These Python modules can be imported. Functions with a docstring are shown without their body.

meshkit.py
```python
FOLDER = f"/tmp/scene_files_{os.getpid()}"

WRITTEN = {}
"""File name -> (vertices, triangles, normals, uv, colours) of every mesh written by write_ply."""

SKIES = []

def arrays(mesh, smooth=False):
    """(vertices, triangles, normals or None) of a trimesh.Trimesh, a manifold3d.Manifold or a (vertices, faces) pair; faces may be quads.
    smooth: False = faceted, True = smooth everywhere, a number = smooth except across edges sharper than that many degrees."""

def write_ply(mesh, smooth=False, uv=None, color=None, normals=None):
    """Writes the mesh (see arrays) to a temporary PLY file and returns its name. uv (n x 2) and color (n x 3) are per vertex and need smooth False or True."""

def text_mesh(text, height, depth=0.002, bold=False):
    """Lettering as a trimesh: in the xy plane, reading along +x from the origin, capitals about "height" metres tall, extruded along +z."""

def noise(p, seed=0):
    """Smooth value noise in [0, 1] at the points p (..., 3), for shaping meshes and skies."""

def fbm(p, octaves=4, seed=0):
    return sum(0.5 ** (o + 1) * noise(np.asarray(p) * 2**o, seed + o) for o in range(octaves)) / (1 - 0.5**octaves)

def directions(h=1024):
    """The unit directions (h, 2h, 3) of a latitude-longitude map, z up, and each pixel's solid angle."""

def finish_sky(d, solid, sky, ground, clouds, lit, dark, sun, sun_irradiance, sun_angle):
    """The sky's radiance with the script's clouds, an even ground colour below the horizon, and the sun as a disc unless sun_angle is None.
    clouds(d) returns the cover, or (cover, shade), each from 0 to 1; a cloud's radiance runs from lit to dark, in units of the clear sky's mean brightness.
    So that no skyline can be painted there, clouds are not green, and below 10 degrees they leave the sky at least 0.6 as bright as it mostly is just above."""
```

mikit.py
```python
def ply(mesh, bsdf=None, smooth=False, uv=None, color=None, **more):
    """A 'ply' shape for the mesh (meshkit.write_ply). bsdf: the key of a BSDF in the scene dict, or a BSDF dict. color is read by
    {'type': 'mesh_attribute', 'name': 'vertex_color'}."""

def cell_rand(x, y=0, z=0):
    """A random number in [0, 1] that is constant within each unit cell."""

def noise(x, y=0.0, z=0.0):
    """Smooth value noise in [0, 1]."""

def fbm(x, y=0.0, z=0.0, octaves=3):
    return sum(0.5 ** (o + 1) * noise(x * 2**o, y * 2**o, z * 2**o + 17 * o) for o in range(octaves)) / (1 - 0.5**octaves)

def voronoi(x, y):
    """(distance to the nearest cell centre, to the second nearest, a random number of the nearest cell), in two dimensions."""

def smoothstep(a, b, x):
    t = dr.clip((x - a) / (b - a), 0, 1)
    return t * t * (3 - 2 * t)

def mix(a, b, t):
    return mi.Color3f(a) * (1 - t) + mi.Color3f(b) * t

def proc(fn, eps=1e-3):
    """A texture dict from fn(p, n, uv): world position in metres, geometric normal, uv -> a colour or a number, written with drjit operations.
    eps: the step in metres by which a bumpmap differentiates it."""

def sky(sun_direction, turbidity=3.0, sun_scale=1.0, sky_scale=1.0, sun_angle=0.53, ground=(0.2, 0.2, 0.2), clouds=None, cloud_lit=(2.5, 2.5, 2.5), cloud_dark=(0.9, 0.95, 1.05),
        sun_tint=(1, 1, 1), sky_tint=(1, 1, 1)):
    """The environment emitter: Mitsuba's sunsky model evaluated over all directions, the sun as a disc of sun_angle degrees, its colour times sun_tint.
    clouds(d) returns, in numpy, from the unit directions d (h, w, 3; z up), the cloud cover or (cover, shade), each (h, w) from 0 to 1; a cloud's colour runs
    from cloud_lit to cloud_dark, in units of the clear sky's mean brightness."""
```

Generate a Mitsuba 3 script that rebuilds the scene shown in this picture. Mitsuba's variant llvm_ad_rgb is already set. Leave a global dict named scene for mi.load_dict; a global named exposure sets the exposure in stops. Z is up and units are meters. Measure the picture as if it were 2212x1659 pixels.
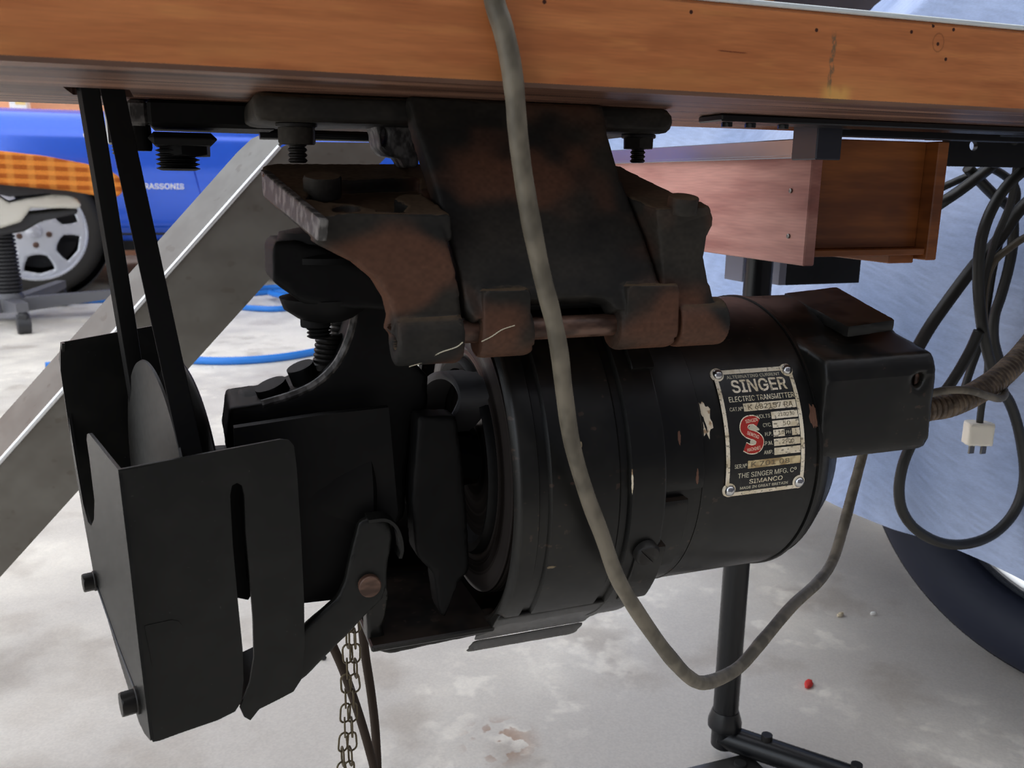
import math, random
import numpy as np, trimesh, mitsuba as mi, drjit as dr, mikit, meshkit
import manifold3d as m3
from manifold3d import Manifold, CrossSection
from shapely.geometry import Polygon, LineString, Point
from mikit import fbm, noise, voronoi, smoothstep, mix, cell_rand

# ------------------------------------------------------------------ camera, sky, exposure
rng = np.random.default_rng(7); random.seed(7)
W, H, F = 2212, 1659, 1900.0
PITCH, ROLL, YAW = np.radians([13.0, 0.7, 69.7])
CAM = np.array([0.0, 0.0, 0.56])
_fh = np.array([np.cos(YAW), np.sin(YAW), 0]); _rt = np.array([np.sin(YAW), -np.cos(YAW), 0])
FW = _fh*np.cos(PITCH) + np.array([0, 0, -np.sin(PITCH)])
_u = np.cross(_rt, FW)
RT = _rt*np.cos(ROLL) + _u*np.sin(ROLL); UP = -_rt*np.sin(ROLL) + _u*np.cos(ROLL)
T = mi.ScalarTransform4f
scene, labels = {}, {}
scene['camera'] = {'type': 'thinlens', 'fov': math.degrees(2*math.atan(W/2/F)), 'fov_axis': 'x',
    'aperture_radius': 0.0008, 'focus_distance': 0.56, 'near_clip': 0.02, 'far_clip': 60,
    'to_world': T().look_at(origin=CAM.tolist(), target=(CAM+FW).tolist(), up=UP.tolist())}
def clouds(d):
    c = meshkit.fbm(d*2.2+3.1, 4, 5)
    return np.clip(0.72+1.1*(c-0.5), 0, 1), np.clip(0.35+1.5*(c-0.5), 0, 1)
scene['sky'] = mikit.sky((-0.45, -0.62, 0.64), turbidity=3.0, sun_scale=0.0, sky_scale=1.0, clouds=clouds,
    cloud_lit=(2.6, 2.55, 2.5), cloud_dark=(1.5, 1.55, 1.65), ground=(0.34, 0.32, 0.29))
exposure = 3.3


# ------------------------------------------------------------------ helpers
def ray(px, py): return FW + RT*(px-W/2)/F - UP*(py-H/2)/F
def P(px, py, Y):            # the point of a sight line at the distance Y behind the camera's foot
    d = ray(px, py); return CAM + d*(Y-CAM[1])/d[1]
def PZ(px, py, Z):
    d = ray(px, py); return CAM + d*(Z-CAM[2])/d[2]
def PX(px, py, X):
    d = ray(px, py); return CAM + d*(X-CAM[0])/d[0]
def PP(px, py, p0, n):
    d = ray(px, py); return CAM + d*(np.dot(np.asarray(p0)-CAM, n)/np.dot(d, n))
def depth(p): return float(np.dot(np.asarray(p)-CAM, FW))
def unit(v): v = np.asarray(v, float); return v/np.linalg.norm(v)

def tm(m):
    if isinstance(m, Manifold):
        q = m.to_mesh(); return trimesh.Trimesh(q.vert_properties[:, :3], q.tri_verts, process=False)
    return m
def cat(*ms): return trimesh.util.concatenate([tm(m) for m in ms])
def mf(t):
    return Manifold(m3.Mesh(np.asarray(t.vertices, np.float32), np.asarray(t.faces, np.uint32)))
def cs(poly):                # shapely polygon(s) -> CrossSection
    polys = getattr(poly, 'geoms', [poly]); rings = []
    for g in polys:
        rings.append(np.array(g.exterior.coords)[:-1])
        rings += [np.array(r.coords)[:-1] for r in g.interiors]
    return CrossSection(rings, m3.FillRule.EvenOdd)
def frame(o, x, y, z): return np.column_stack([x, y, z, o])
def ext(poly, th, o, x, y):  # extrude a 2-d polygon of the frame (x, y) by th along x cross y
    z = np.cross(x, y)
    return Manifold.extrude(cs(poly), th).transform(frame(o, x, y, z))
def prism(px, p0, n, th, holes=(), r=0.0):
    """A plate of the thickness th: its front face is the outline in the plane (p0, n), n towards the viewer; it goes back along -n."""
    n = unit(n); p0 = np.asarray(p0, float)
    x = np.cross([0, 0, 1.0], n)
    x = unit(x) if np.linalg.norm(x) > 1e-6 else np.array([1.0, 0, 0])
    y = np.cross(n, x)
    def flat(q): return [((w-p0) @ x, (w-p0) @ y) for w in (PP(a, b, p0, n) for a, b in q)]
    poly = Polygon(flat(px)).buffer(0)
    for h in holes: poly = poly.difference(Polygon(flat(h)).buffer(0))
    if r: poly = poly.buffer(-r).buffer(2*r).buffer(-r)
    return ext(poly, th, p0-n*th, x, y)
def prismY(px, Y, th, holes=(), r=0.0): return prism(px, (0, Y, 0), (0, -1, 0), th, holes, r)
def exX(poly_yz, x0, x1): return ext(Polygon(poly_yz), x1-x0, np.array([x0, 0, 0.]), np.array([0, 1., 0]), np.array([0, 0, 1.]))
def relax(t, it, lam=.5, mu=-.53):
    from scipy.sparse import coo_matrix
    t.merge_vertices(); t.update_faces(t.nondegenerate_faces()); t.remove_unreferenced_vertices()
    e = t.edges_unique; n = len(t.vertices)
    A = coo_matrix((np.ones(2*len(e)), (np.r_[e[:, 0], e[:, 1]], np.r_[e[:, 1], e[:, 0]])), (n, n)).tocsr(); d = np.maximum(np.asarray(A.sum(1)).ravel(), 1)[:, None]
    v = np.array(t.vertices); lo, hi = v.min(0)-.002, v.max(0)+.002
    for k in range(it):
        for w in (lam, mu) if mu else (lam,): v = v+w*(A @ v/d-v)
    return trimesh.Trimesh(np.clip(v, lo, hi), t.faces, process=False)
def soft(m, L=0.003, it=8):  # a casting: fine mesh, edges rounded off
    return relax(tm(m.simplify(L*.02).refine_to_length(L)), it)
def softer(m, L=0.003, it=4): return relax(tm(m.simplify(L*.02).refine_to_length(L)), it, .4, 0)
def cbox(lo, hi, b=0.001):   # box with chamfered edges
    lo, hi = np.asarray(lo, float), np.asarray(hi, float); c, s = (lo+hi)/2, hi-lo
    pts = []
    for k in range(3):
        e = s/2-b; e[k] = s[k]/2
        for sx in (-1, 1):
            for sy in (-1, 1):
                for sz in (-1, 1): pts.append(c+e*[sx, sy, sz])
    return Manifold.hull_points(np.array(pts))
def lathe(prof, o, axis, n=48, close=True):
    """Revolve the profile [(s along the axis, r)] about the axis through o."""
    a = unit(axis); u = unit(np.cross(a, [0.31, 0.2, 0.93])); v = np.cross(a, u)
    pr = np.array(prof, float)
    ang = np.arange(n)*2*np.pi/n
    V = (np.asarray(o)[None, None]+pr[:, None, :1]*a+pr[:, None, 1:]*(np.cos(ang)[None, :, None]*u+np.sin(ang)[None, :, None]*v)).reshape(-1, 3)
    i, j = np.meshgrid(np.arange(len(pr)-1), np.arange(n), indexing='ij')
    q = np.stack([i*n+j, (i+1)*n+j, (i+1)*n+(j+1) % n, i*n+(j+1) % n], -1).reshape(-1, 4)
    f = np.vstack([q[:, [0, 2, 1]], q[:, [0, 3, 2]]])
    if close:
        k = len(V); V = np.vstack([V, np.asarray(o)+a*pr[0, 0], np.asarray(o)+a*pr[-1, 0]]); j = np.arange(n); e = (len(pr)-1)*n
        f = np.vstack([f, np.stack([np.full(n, k), j, (j+1) % n], -1)[:, [0, 2, 1]], np.stack([np.full(n, k+1), e+j, e+(j+1) % n], -1)])
    t = trimesh.Trimesh(V, f, process=False)
    if t.volume < 0: t.invert()
    return t
def spline(pts, n=12):
    p = np.asarray(pts, float); p = np.vstack([2*p[0]-p[1], p, 2*p[-1]-p[-2]]); out = []
    for k in range(1, len(p)-2):
        for t in np.arange(n)/n:
            a, b, c, d = p[k-1], p[k], p[k+1], p[k+2]
            out.append(0.5*(2*b+(c-a)*t+(2*a-5*b+4*c-d)*t*t+(3*b-3*c+d-a)*t**3))
    return np.array(out+[p[-2]])
def tube(pts, r, sides=14, closed=False, section=None, up=None):
    """Sweep a circle (or a section of (a, b) points, scaled by r) along the polyline."""
    p = np.asarray(pts, float); n = len(p)
    t = (np.roll(p, -1, 0)-np.roll(p, 1, 0)) if closed else np.gradient(p, axis=0)
    t /= np.linalg.norm(t, axis=1, keepdims=True)+1e-12
    a = np.zeros_like(p); g = np.array([0, 0, 1.]) if up is None else np.asarray(up, float)
    if up is None and abs(t[0] @ g) > .9: g = np.array([1., 0, 0])
    for k in range(n):
        a[k] = g-t[k]*(g @ t[k]); a[k] /= np.linalg.norm(a[k]); g = a[k] if up is None else np.asarray(up, float)
    b = np.cross(t, a)
    if section is None:
        w = np.arange(sides)*2*np.pi/sides; section = np.stack([np.cos(w), np.sin(w)], -1)
    s = np.asarray(section, float); m = len(s)
    r = np.broadcast_to(r, (n,))
    V = (p[:, None]+r[:, None, None]*(s[None, :, :1]*a[:, None]+s[None, :, 1:]*b[:, None])).reshape(-1, 3)
    k = n if closed else n-1
    i, j = np.meshgrid(np.arange(k), np.arange(m), indexing='ij'); i2 = (i+1) % n
    q = np.stack([i*m+j, i*m+(j+1) % m, i2*m+(j+1) % m, i2*m+j], -1).reshape(-1, 4)
    f = np.vstack([q[:, [0, 1, 2]], q[:, [0, 2, 3]]])
    if not closed:
        c = len(V); V = np.vstack([V, p[0], p[-1]]); j = np.arange(m); e = (n-1)*m
        f = np.vstack([f, np.stack([np.full(m, c), (j+1) % m, j], -1), np.stack([np.full(m, c+1), e+j, e+(j+1) % m], -1)])
    t = trimesh.Trimesh(V, f, process=False)
    if t.volume < 0: t.invert()
    return t
def pxtube(pts, width, n=10, sides=14, r=None):   # pts: (px, py, Y)
    p = spline([P(*q) for q in pts], n)
    if r is None: r = width/2*depth(p[len(p)//2])/F
    return tube(p, r, sides)
def cyl(a, b, r, n=24, ch=0.0):
    a, b = np.asarray(a, float), np.asarray(b, float); L = np.linalg.norm(b-a); c = ch or min(r*.08, L*.2)
    return lathe([(0, r-c), (c, r), (L-c, r), (L, r-c)], a, b-a, n)
def hexa(o, axis, af, h, rot=0.3, ch=.12):   # hexagon head or nut, af = across flats
    R = af/math.sqrt(3); a = unit(axis); u = unit(np.cross(a, [0.2, 0.31, 0.9])); v = np.cross(a, u); w = rot+np.arange(6)*math.pi/3
    six = np.stack([np.cos(w), np.sin(w)], -1); n = 24; w2 = np.arange(n)*2*math.pi/n
    ring = lambda s, rr, pts: [np.asarray(o)+a*s+rr*(x*u+y*v) for x, y in pts]
    circ = np.stack([np.cos(w2), np.sin(w2)], -1)
    m = Manifold.hull_points(np.array(ring(0, R*.93, circ)+ring(h*ch, R, six)+ring(h*(1-ch), R, six)+ring(h, R*.9, circ)))
    return tm(m)
def thread(o, axis, r, L, pitch=0.0017, n=20):
    k = max(2, int(L/pitch)); pr = [(0, r*.8)]
    for i in range(k): pr += [(L*(i+.1)/k, r*.8), (L*(i+.45)/k, r), (L*(i+.6)/k, r), (L*(i+.95)/k, r*.8)]
    return lathe(pr+[(L, r*.75)], o, axis, n)
def helix(o, axis, r, L, turns, wire, n=16, sides=8):
    a = unit(axis); u = unit(np.cross(a, [0.2, 0.31, 0.9])); v = np.cross(a, u); t = np.linspace(0, 1, int(turns*n)+1)
    w = t*turns*2*np.pi
    return tube(np.asarray(o)+np.outer(t*L, a)+r*(np.outer(np.cos(w), u)+np.outer(np.sin(w), v)), wire, sides, up=a)

def add(key, mesh, bsdf, smooth=30, label=None, cat_=None, group=None, kind=None, **more):
    k, i = key, 0
    while k in scene: i += 1; k = f'{key}_{i:03d}'
    scene[k] = mikit.ply(tm(mesh) if not isinstance(mesh, (tuple, list)) else mesh, bsdf, smooth=smooth, **more)
    L = {}
    if label: L['label'] = label
    if cat_: L['category'] = cat_
    if group: L['group'] = group
    if kind: L['kind'] = kind
    if L: labels[k] = L
    return k
def thing(name, label, cat_, group=None):
    k, i = name, 0
    while k in labels: i += 1; k = f'{name}_{i:03d}'
    labels[k] = {'label': label, 'category': cat_}
    if group: labels[k]['group'] = group
    return k

# ------------------------------------------------------------------ materials
def rgb(*c): return {'type': 'rgb', 'value': [float(x) for x in c]}
def lin(r, g, b): return tuple(((x/255+.055)/1.055)**2.4 if x > 10 else x/255/12.92 for x in (r, g, b))
def bs(key, color, rough=.5, metal=0.0, bump=None, bscale=1.0, **k):
    d = {'type': 'principled', 'base_color': color if isinstance(color, dict) else rgb(*color), 'roughness': rough, 'metallic': float(metal), **k}
    if bump is not None: d = {'type': 'bumpmap', 'nested': d, 'arbitrary': bump, 'scale': float(bscale)}
    scene[key] = {'type': 'twosided', 'nested': d}
def tex(fn, eps=1e-3): return mikit.proc(fn, eps)

YF = 0.376; ZU, ZT = 0.600, 0.6440         # the table's front face, underside and top
def _wp(px, py): q = P(px, py, YF); return float(q[0]), float(q[2])
SX, SZ0 = _wp(1797, 140); HOLES = [_wp(*q) for q in ((1764, 65), (2060, 64), (2026, 95), (1969, 69), (2043, 128), (1176, 4), (1493, 26), (2016, 56))]
WX0, WZ0 = _wp(1785, 200); RX, RZ = _wp(2027, 92); MX, MZ = _wp(1582, 112)
def wood_front(p, n, uv):
    g = fbm(p.x*18, p.y*60, p.z*150, 4)
    big = fbm(p.x*9+3, p.y*9, p.z*12, 3)
    fine = noise(p.x*160, p.y*900, p.z*1400)
    c = mix(lin(168, 98, 55), lin(200, 126, 75), smoothstep(.25, .78, g*.72+big*.28))
    c = mix(c, lin(122, 60, 24), smoothstep(.6, .8, fbm(p.x*22, p.y*20, p.z*40+9, 3))*.4)
    c = mix(c, lin(214, 152, 84), smoothstep(.62, .8, fbm(p.x*45+5, p.y*30, p.z*190, 3))*.18)
    c = c*(.93+.14*fine)
    edge = smoothstep(.014, .001, dr.abs(p.z-ZU-.004))*smoothstep(.4, .7, fbm(p.x*35, p.z*60, 2.2, 3))
    c = mix(c, lin(205, 148, 84), edge*.2)
    w = smoothstep(.0018, .0006, dr.abs(p.x-SX-.0012*(noise(p.z*260, 3, 1)-.5)))*smoothstep(.0165, .012, dr.abs(p.z-SZ0))
    c = mix(c, lin(120, 92, 66), w*smoothstep(.25, .6, fbm(p.x*900, p.z*500, 1, 3)))
    w = smoothstep(.012, .004, dr.abs(p.x-WX0-.006))*smoothstep(.009, .003, dr.abs(p.z-WZ0+.003))
    c = mix(c, lin(222, 170, 92), w*.75*smoothstep(.3, .6, fbm(p.x*120, p.z*80, 4, 3)))
    for hx, hz in HOLES:
        c = mix(c, lin(60, 26, 10), smoothstep(.0011, .0007, dr.sqrt(dr.square(p.x-hx)+dr.square(p.z-hz))))
    rr = dr.sqrt(dr.square((p.x-RX)/.0036)+dr.square((p.z-RZ)/.0044))
    c = mix(c, lin(120, 64, 28), smoothstep(.14, .04, dr.abs(rr-1))*.45)
    c = mix(c, lin(95, 40, 16), smoothstep(.0005, .0001, dr.abs(p.z-MZ+(p.x-MX)*.02))*smoothstep(.009, .006, dr.abs(p.x-MX))*.7)
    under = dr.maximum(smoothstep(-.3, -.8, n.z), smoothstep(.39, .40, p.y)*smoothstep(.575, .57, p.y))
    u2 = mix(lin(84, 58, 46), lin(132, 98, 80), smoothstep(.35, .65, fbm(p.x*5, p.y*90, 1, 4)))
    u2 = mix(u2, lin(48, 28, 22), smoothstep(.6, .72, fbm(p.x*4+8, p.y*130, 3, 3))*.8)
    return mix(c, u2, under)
bs('m_wood', tex(wood_front), .42, specular=.45)
def wood_pink(p, n, uv):
    g = fbm(p.x*30, p.y*14, p.z*90, 4); b = fbm(p.x*9, p.y*12, p.z*16, 3)
    c = mix(lin(158, 100, 90), lin(202, 148, 134), smoothstep(.3, .7, g*.5+b*.5))
    c = mix(c, lin(96, 62, 56), smoothstep(.58, .75, fbm(p.x*25+2, p.y*25, p.z*30, 3))*.5)
    return c*(.92+.16*noise(p.x*300, p.y*80, p.z*900))
bs('m_wood_pink', tex(wood_pink), .45)
def wood_brown(p, n, uv):
    g = fbm(p.x*14, p.y*14, p.z*110, 4); b = fbm(p.x*9+4, p.y*9, p.z*20, 3)
    c = mix(lin(104, 56, 25), lin(152, 90, 42), smoothstep(.3, .7, g*.5+b*.5))
    c = mix(c, lin(80, 40, 18), smoothstep(.6, .78, fbm(p.x*20, p.y*20+7, p.z*26, 3))*.6)
    return c*(.94+.12*noise(p.x*150, p.y*150, p.z*900))
bs('m_wood_brown', tex(wood_brown), .4)
bs('m_laminate', lin(206, 214, 214), .35)
def paint_black(p, n, uv):
    d = fbm(p.x*40, p.y*40, p.z*40, 4); s = fbm(p.x*260, p.y*260, p.z*260, 3)
    c = mix(lin(16, 16, 15), lin(28, 27, 24), smoothstep(.35, .7, d))
    c = mix(c, lin(84, 64, 52), smoothstep(.68, .76, s)*smoothstep(.5, .66, d)*.35)
    up = smoothstep(.35, .95, n.z)      # dust lies on what faces up
    return mix(c, lin(56, 45, 37), up*.55*smoothstep(.25, .6, fbm(p.x*60, p.y*60, 3, 3)))
bs('m_black', tex(paint_black), .36, specular=.32)
def cast_iron(p, n, uv):
    d = fbm(p.x*28, p.y*28, p.z*28, 4); s = fbm(p.x*500, p.y*500, p.z*500, 2)
    c = mix(lin(29, 28, 26), lin(50, 46, 40), smoothstep(.3, .7, d))
    rust = smoothstep(.5, .66, fbm(p.x*19+5.3, p.y*19, p.z*23+2.1, 3))
    c = mix(c, lin(104, 68, 50), rust*.65)
    c = mix(c, lin(92, 76, 58), smoothstep(.5, .95, n.z)*.75)
    return c*(.75+.5*s)
bs('m_cast', tex(cast_iron), .62, specular=.25, bump=tex(lambda p, n, uv: fbm(p.x*700, p.y*700, p.z*700, 2), 4e-4), bscale=.00022)
def cast_dark(p, n, uv):
    d = fbm(p.x*45, p.y*45, p.z*45, 3)
    return mix(lin(9, 9, 9), lin(16, 15, 14), smoothstep(.35, .7, d))
bs('m_castdark', tex(cast_dark), .6, specular=.18)
def worn_edge(p, n, uv):
    s = fbm(p.x*300, p.y*300, p.z*160, 3)
    return mix(lin(56, 54, 52), lin(112, 109, 106), smoothstep(.4, .7, s))
bs('m_worn', tex(worn_edge), .5, specular=.5)
def sheet(p, n, uv):
    d = fbm(p.x*60, p.y*60, p.z*60, 4); s = noise(p.x*900, p.y*900, p.z*900)
    c = mix(lin(18, 19, 17), lin(26, 26, 24), smoothstep(.35, .75, d))
    return mix(c, lin(128, 128, 126), smoothstep(.955, .985, s)*.35)
bs('m_sheet', tex(sheet), .42, specular=.28)
def rusty(p, n, uv):
    return mix(lin(66, 46, 36), lin(112, 84, 70), smoothstep(.3, .7, fbm(p.x*90, p.y*200, p.z*200, 3)))
bs('m_rust', tex(rusty), .45, .25)
bs('m_rubber', lin(30, 30, 29), .75, specular=.25)
bs('m_belt', lin(16, 16, 16), .7, specular=.18)
bs('m_bolt', lin(38, 36, 34), .45, .5)
bs('m_steel', lin(120, 118, 115), .32, .9)
bs('m_bright', lin(200, 200, 200), .22, 1.0)
bs('m_rail', lin(150, 154, 166), .2, .85)
bs('m_hook', lin(62, 64, 72), .3, .5)
bs('m_blacksteel', lin(16, 17, 19), .3, specular=.42)
def cable_grey(p, n, uv):
    s = fbm(p.x*120, p.y*120, p.z*70, 3)
    return mix(lin(88, 82, 70), lin(116, 108, 93), smoothstep(.3, .7, s))
bs('m_cable', tex(cable_grey), .5, specular=.4)
bs('m_cord', lin(34, 34, 31), .45, specular=.5)
bs('m_cable_dk', lin(92, 84, 70), .5)
bs('m_cord_grey', lin(150, 146, 136), .5)
bs('m_brown', lin(62, 52, 44), .8, specular=.2)
def conduit(p, n, uv):
    return mix(lin(86, 74, 62), lin(122, 106, 88), smoothstep(.3, .7, fbm(p.x*160, p.y*160, p.z*160, 3)))
bs('m_conduit', tex(conduit), .5, .3)
bs('m_plug', lin(246, 240, 222), .4)
bs('m_chain', lin(92, 82, 62), .4, .6)
def alu(p, n, uv):
    s = fbm(p.x*26, p.y*26, p.z*26, 4)
    c = mix(lin(108, 104, 97), lin(120, 117, 110), smoothstep(.3, .7, s))
    return mix(c, lin(92, 84, 74), smoothstep(.7, .8, fbm(p.x*70, p.y*70, p.z*70, 3))*.5)
bs('m_alu', tex(alu), .42, .55)
bs('m_alu_edge', lin(236, 238, 240), .25, .6)
bs('m_car', lin(30, 96, 226), .16, .25, specular=.9, clearcoat=1.0, clearcoat_gloss=.95)
bs('m_carblack', lin(20, 20, 22), .6)
bs('m_chrome', lin(225, 228, 232), .15, 1.0)
bs('m_rim', lin(205, 207, 214), .32, .5)
bs('m_tyre', lin(52, 50, 47), .75, specular=.3)
bs('m_btyre', lin(36, 40, 54), .6, specular=.35)
def plaid(p, n, uv):
    a = smoothstep(.35, .65, .5+.5*dr.sin(p.z*190+p.x*6)); b = smoothstep(.55, .9, .5+.5*dr.sin(p.x*95))
    c = mix(lin(214, 128, 54), lin(150, 70, 26), a*.8)
    c = mix(c, lin(232, 158, 76), b*.35)
    return c*(.85+.3*noise(p.x*400, p.y*400, p.z*400))
bs('m_plaid', tex(plaid), .85, specular=.15)
bs('m_chairgrey', lin(206, 202, 190), .4)
bs('m_chairblack', lin(44, 44, 46), .5)
bs('m_chairbase', lin(96, 96, 100), .4)
bs('m_hose', lin(40, 124, 214), .35)
def tarp(p, n, uv):
    s = fbm(p.x*5, p.y*5, p.z*5, 3); w = noise((p.x+p.z*.6)*420, (p.z-p.x*.5)*60, p.y*50)
    w2 = noise((p.x-p.z)*900, (p.z+p.x)*900, p.y*300)
    c = mix(lin(138, 155, 188), lin(168, 182, 210), smoothstep(.3, .7, s))
    return c*(.86+.2*w+.12*w2)
bs('m_tarp', tex(tarp), .8, specular=.2)
bs('m_tarp_white', lin(226, 226, 220), .7)
RDX, RDY = PZ(1080, 1600, 0)[:2]
def concrete(p, n, uv):
    b = fbm(p.x*1.3, p.y*1.3, 1, 3); m = fbm(p.x*7, p.y*7, 2, 4); f = fbm(p.x*45, p.y*45, 3, 3)
    c = mix(lin(196, 192, 186), lin(232, 228, 218), smoothstep(.3, .72, m*.55+b*.45))
    c = mix(c, lin(170, 162, 152), smoothstep(.52, .8, fbm(p.x*11+4, p.y*11, 7, 4))*.6)
    c = mix(c, lin(240, 236, 226), smoothstep(.5, .8, f)*smoothstep(.4, .7, m)*.6)
    c = mix(c, lin(236, 232, 224), smoothstep(.45, .8, fbm(p.x*3.1+1.7, p.y*3.1, 5, 3))*.45)
    k = dr.abs(fbm(p.x*2.3+9, p.y*2.3, 11, 5)-.5)
    c = mix(c, lin(120, 108, 94), smoothstep(.0035, .0008, k)*.55*smoothstep(.45, .6, b))
    d = dr.sqrt(dr.square(p.x-RDX)+dr.square(p.y-RDY))
    c = mix(c, lin(150, 112, 84), smoothstep(.05, .012, d)*smoothstep(.5, .62, fbm(p.x*80, p.y*80, 3, 3))*.7)
    return c*mi.Color3f(1.0, .985, .945)*(.95+.1*noise(p.x*500, p.y*500, 1))
bs('m_floor', tex(concrete), .48, specular=.4)
bs('m_wall', tex(lambda p, n, uv: mix(lin(214, 150, 112), lin(226, 172, 134), fbm(p.x*3, p.y*3, p.z*3, 3))), .9)
bs('m_wallgrey', tex(lambda p, n, uv: mix(lin(92, 92, 98), lin(112, 112, 120), fbm(p.x*2, p.y*2, p.z*2, 3))), .9)
bs('m_wallgrey2', lin(128, 132, 150), .5)
bs('m_ceiling', lin(188, 186, 180), .9)
bs('m_white', lin(240, 238, 232), .5)
bs('m_yellow', lin(238, 206, 130), .6)
bs('m_red', lin(200, 50, 44), .6)
def plate_cream(p, n, uv):
    s = fbm(p.x*700, p.y*700, p.z*700, 3); b = fbm(p.x*130, p.y*130, p.z*130, 3)
    c = mix(lin(248, 236, 210), lin(222, 206, 172), smoothstep(.4, .7, b))
    return mix(c, lin(86, 72, 52), smoothstep(.6, .7, s)*.7)
bs('m_cream', tex(plate_cream), .45)
bs('m_tan', tex(lambda p, n, uv: mix(lin(222, 202, 156), lin(160, 134, 92), smoothstep(.35, .7, fbm(p.x*200, p.y*200, p.z*200, 3)))), .5)
bs('m_plate', lin(28, 27, 25), .4)
bs('m_stamp2', lin(205, 196, 172), .55)
bs('m_flywheel', tex(lambda p, n, uv: mix(lin(40, 34, 31), lin(78, 72, 69), smoothstep(.3, .75, fbm(p.x*900, dr.sqrt(dr.square(p.y-.5125)+dr.square(p.z-.3898))*220, 1, 3)))), .35, .7)
bs('m_worn2', lin(52, 52, 54), .6)
bs('m_sheet2', tex(lambda p, n, uv: mix(lin(28, 28, 26), lin(42, 41, 39), fbm(p.x*200, p.y*200, p.z*200, 3))), .5)
bs('m_logo', lin(178, 48, 40), .45)
bs('m_stamp', lin(118, 104, 80), .6)
bs('m_chip', tex(lambda p, n, uv: mix(lin(236, 222, 194), lin(176, 146, 112), smoothstep(.5, .7, fbm(p.x*260, p.y*260, p.z*260, 3)))), .6)
bs('m_rustchip', lin(104, 72, 56), .7)

# ------------------------------------------------------------------ the room
add('floor', trimesh.creation.box(bounds=[[-7, -4, -.1], [5.2, 7.2, 0]]), 'm_floor', False, kind='structure')
add('wall_back', trimesh.creation.box(bounds=[[-7, 7.0, 0], [5.2, 7.2, 2.7]]), 'm_wall', False, kind='structure')
add('wall_front', trimesh.creation.box(bounds=[[-1.3, -1.1, 0], [5.2, -.9, 2.7]]), 'm_wallgrey', False, kind='structure')
add('wall_right', trimesh.creation.box(bounds=[[5.0, -1.2, 0], [5.2, 7.0, 2.7]]), 'm_wallgrey', False, kind='structure')
add('ceiling', trimesh.creation.box(bounds=[[.2, 2.0, 2.7], [5.2, 7.2, 2.8]]), 'm_ceiling', False, kind='structure')

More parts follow.
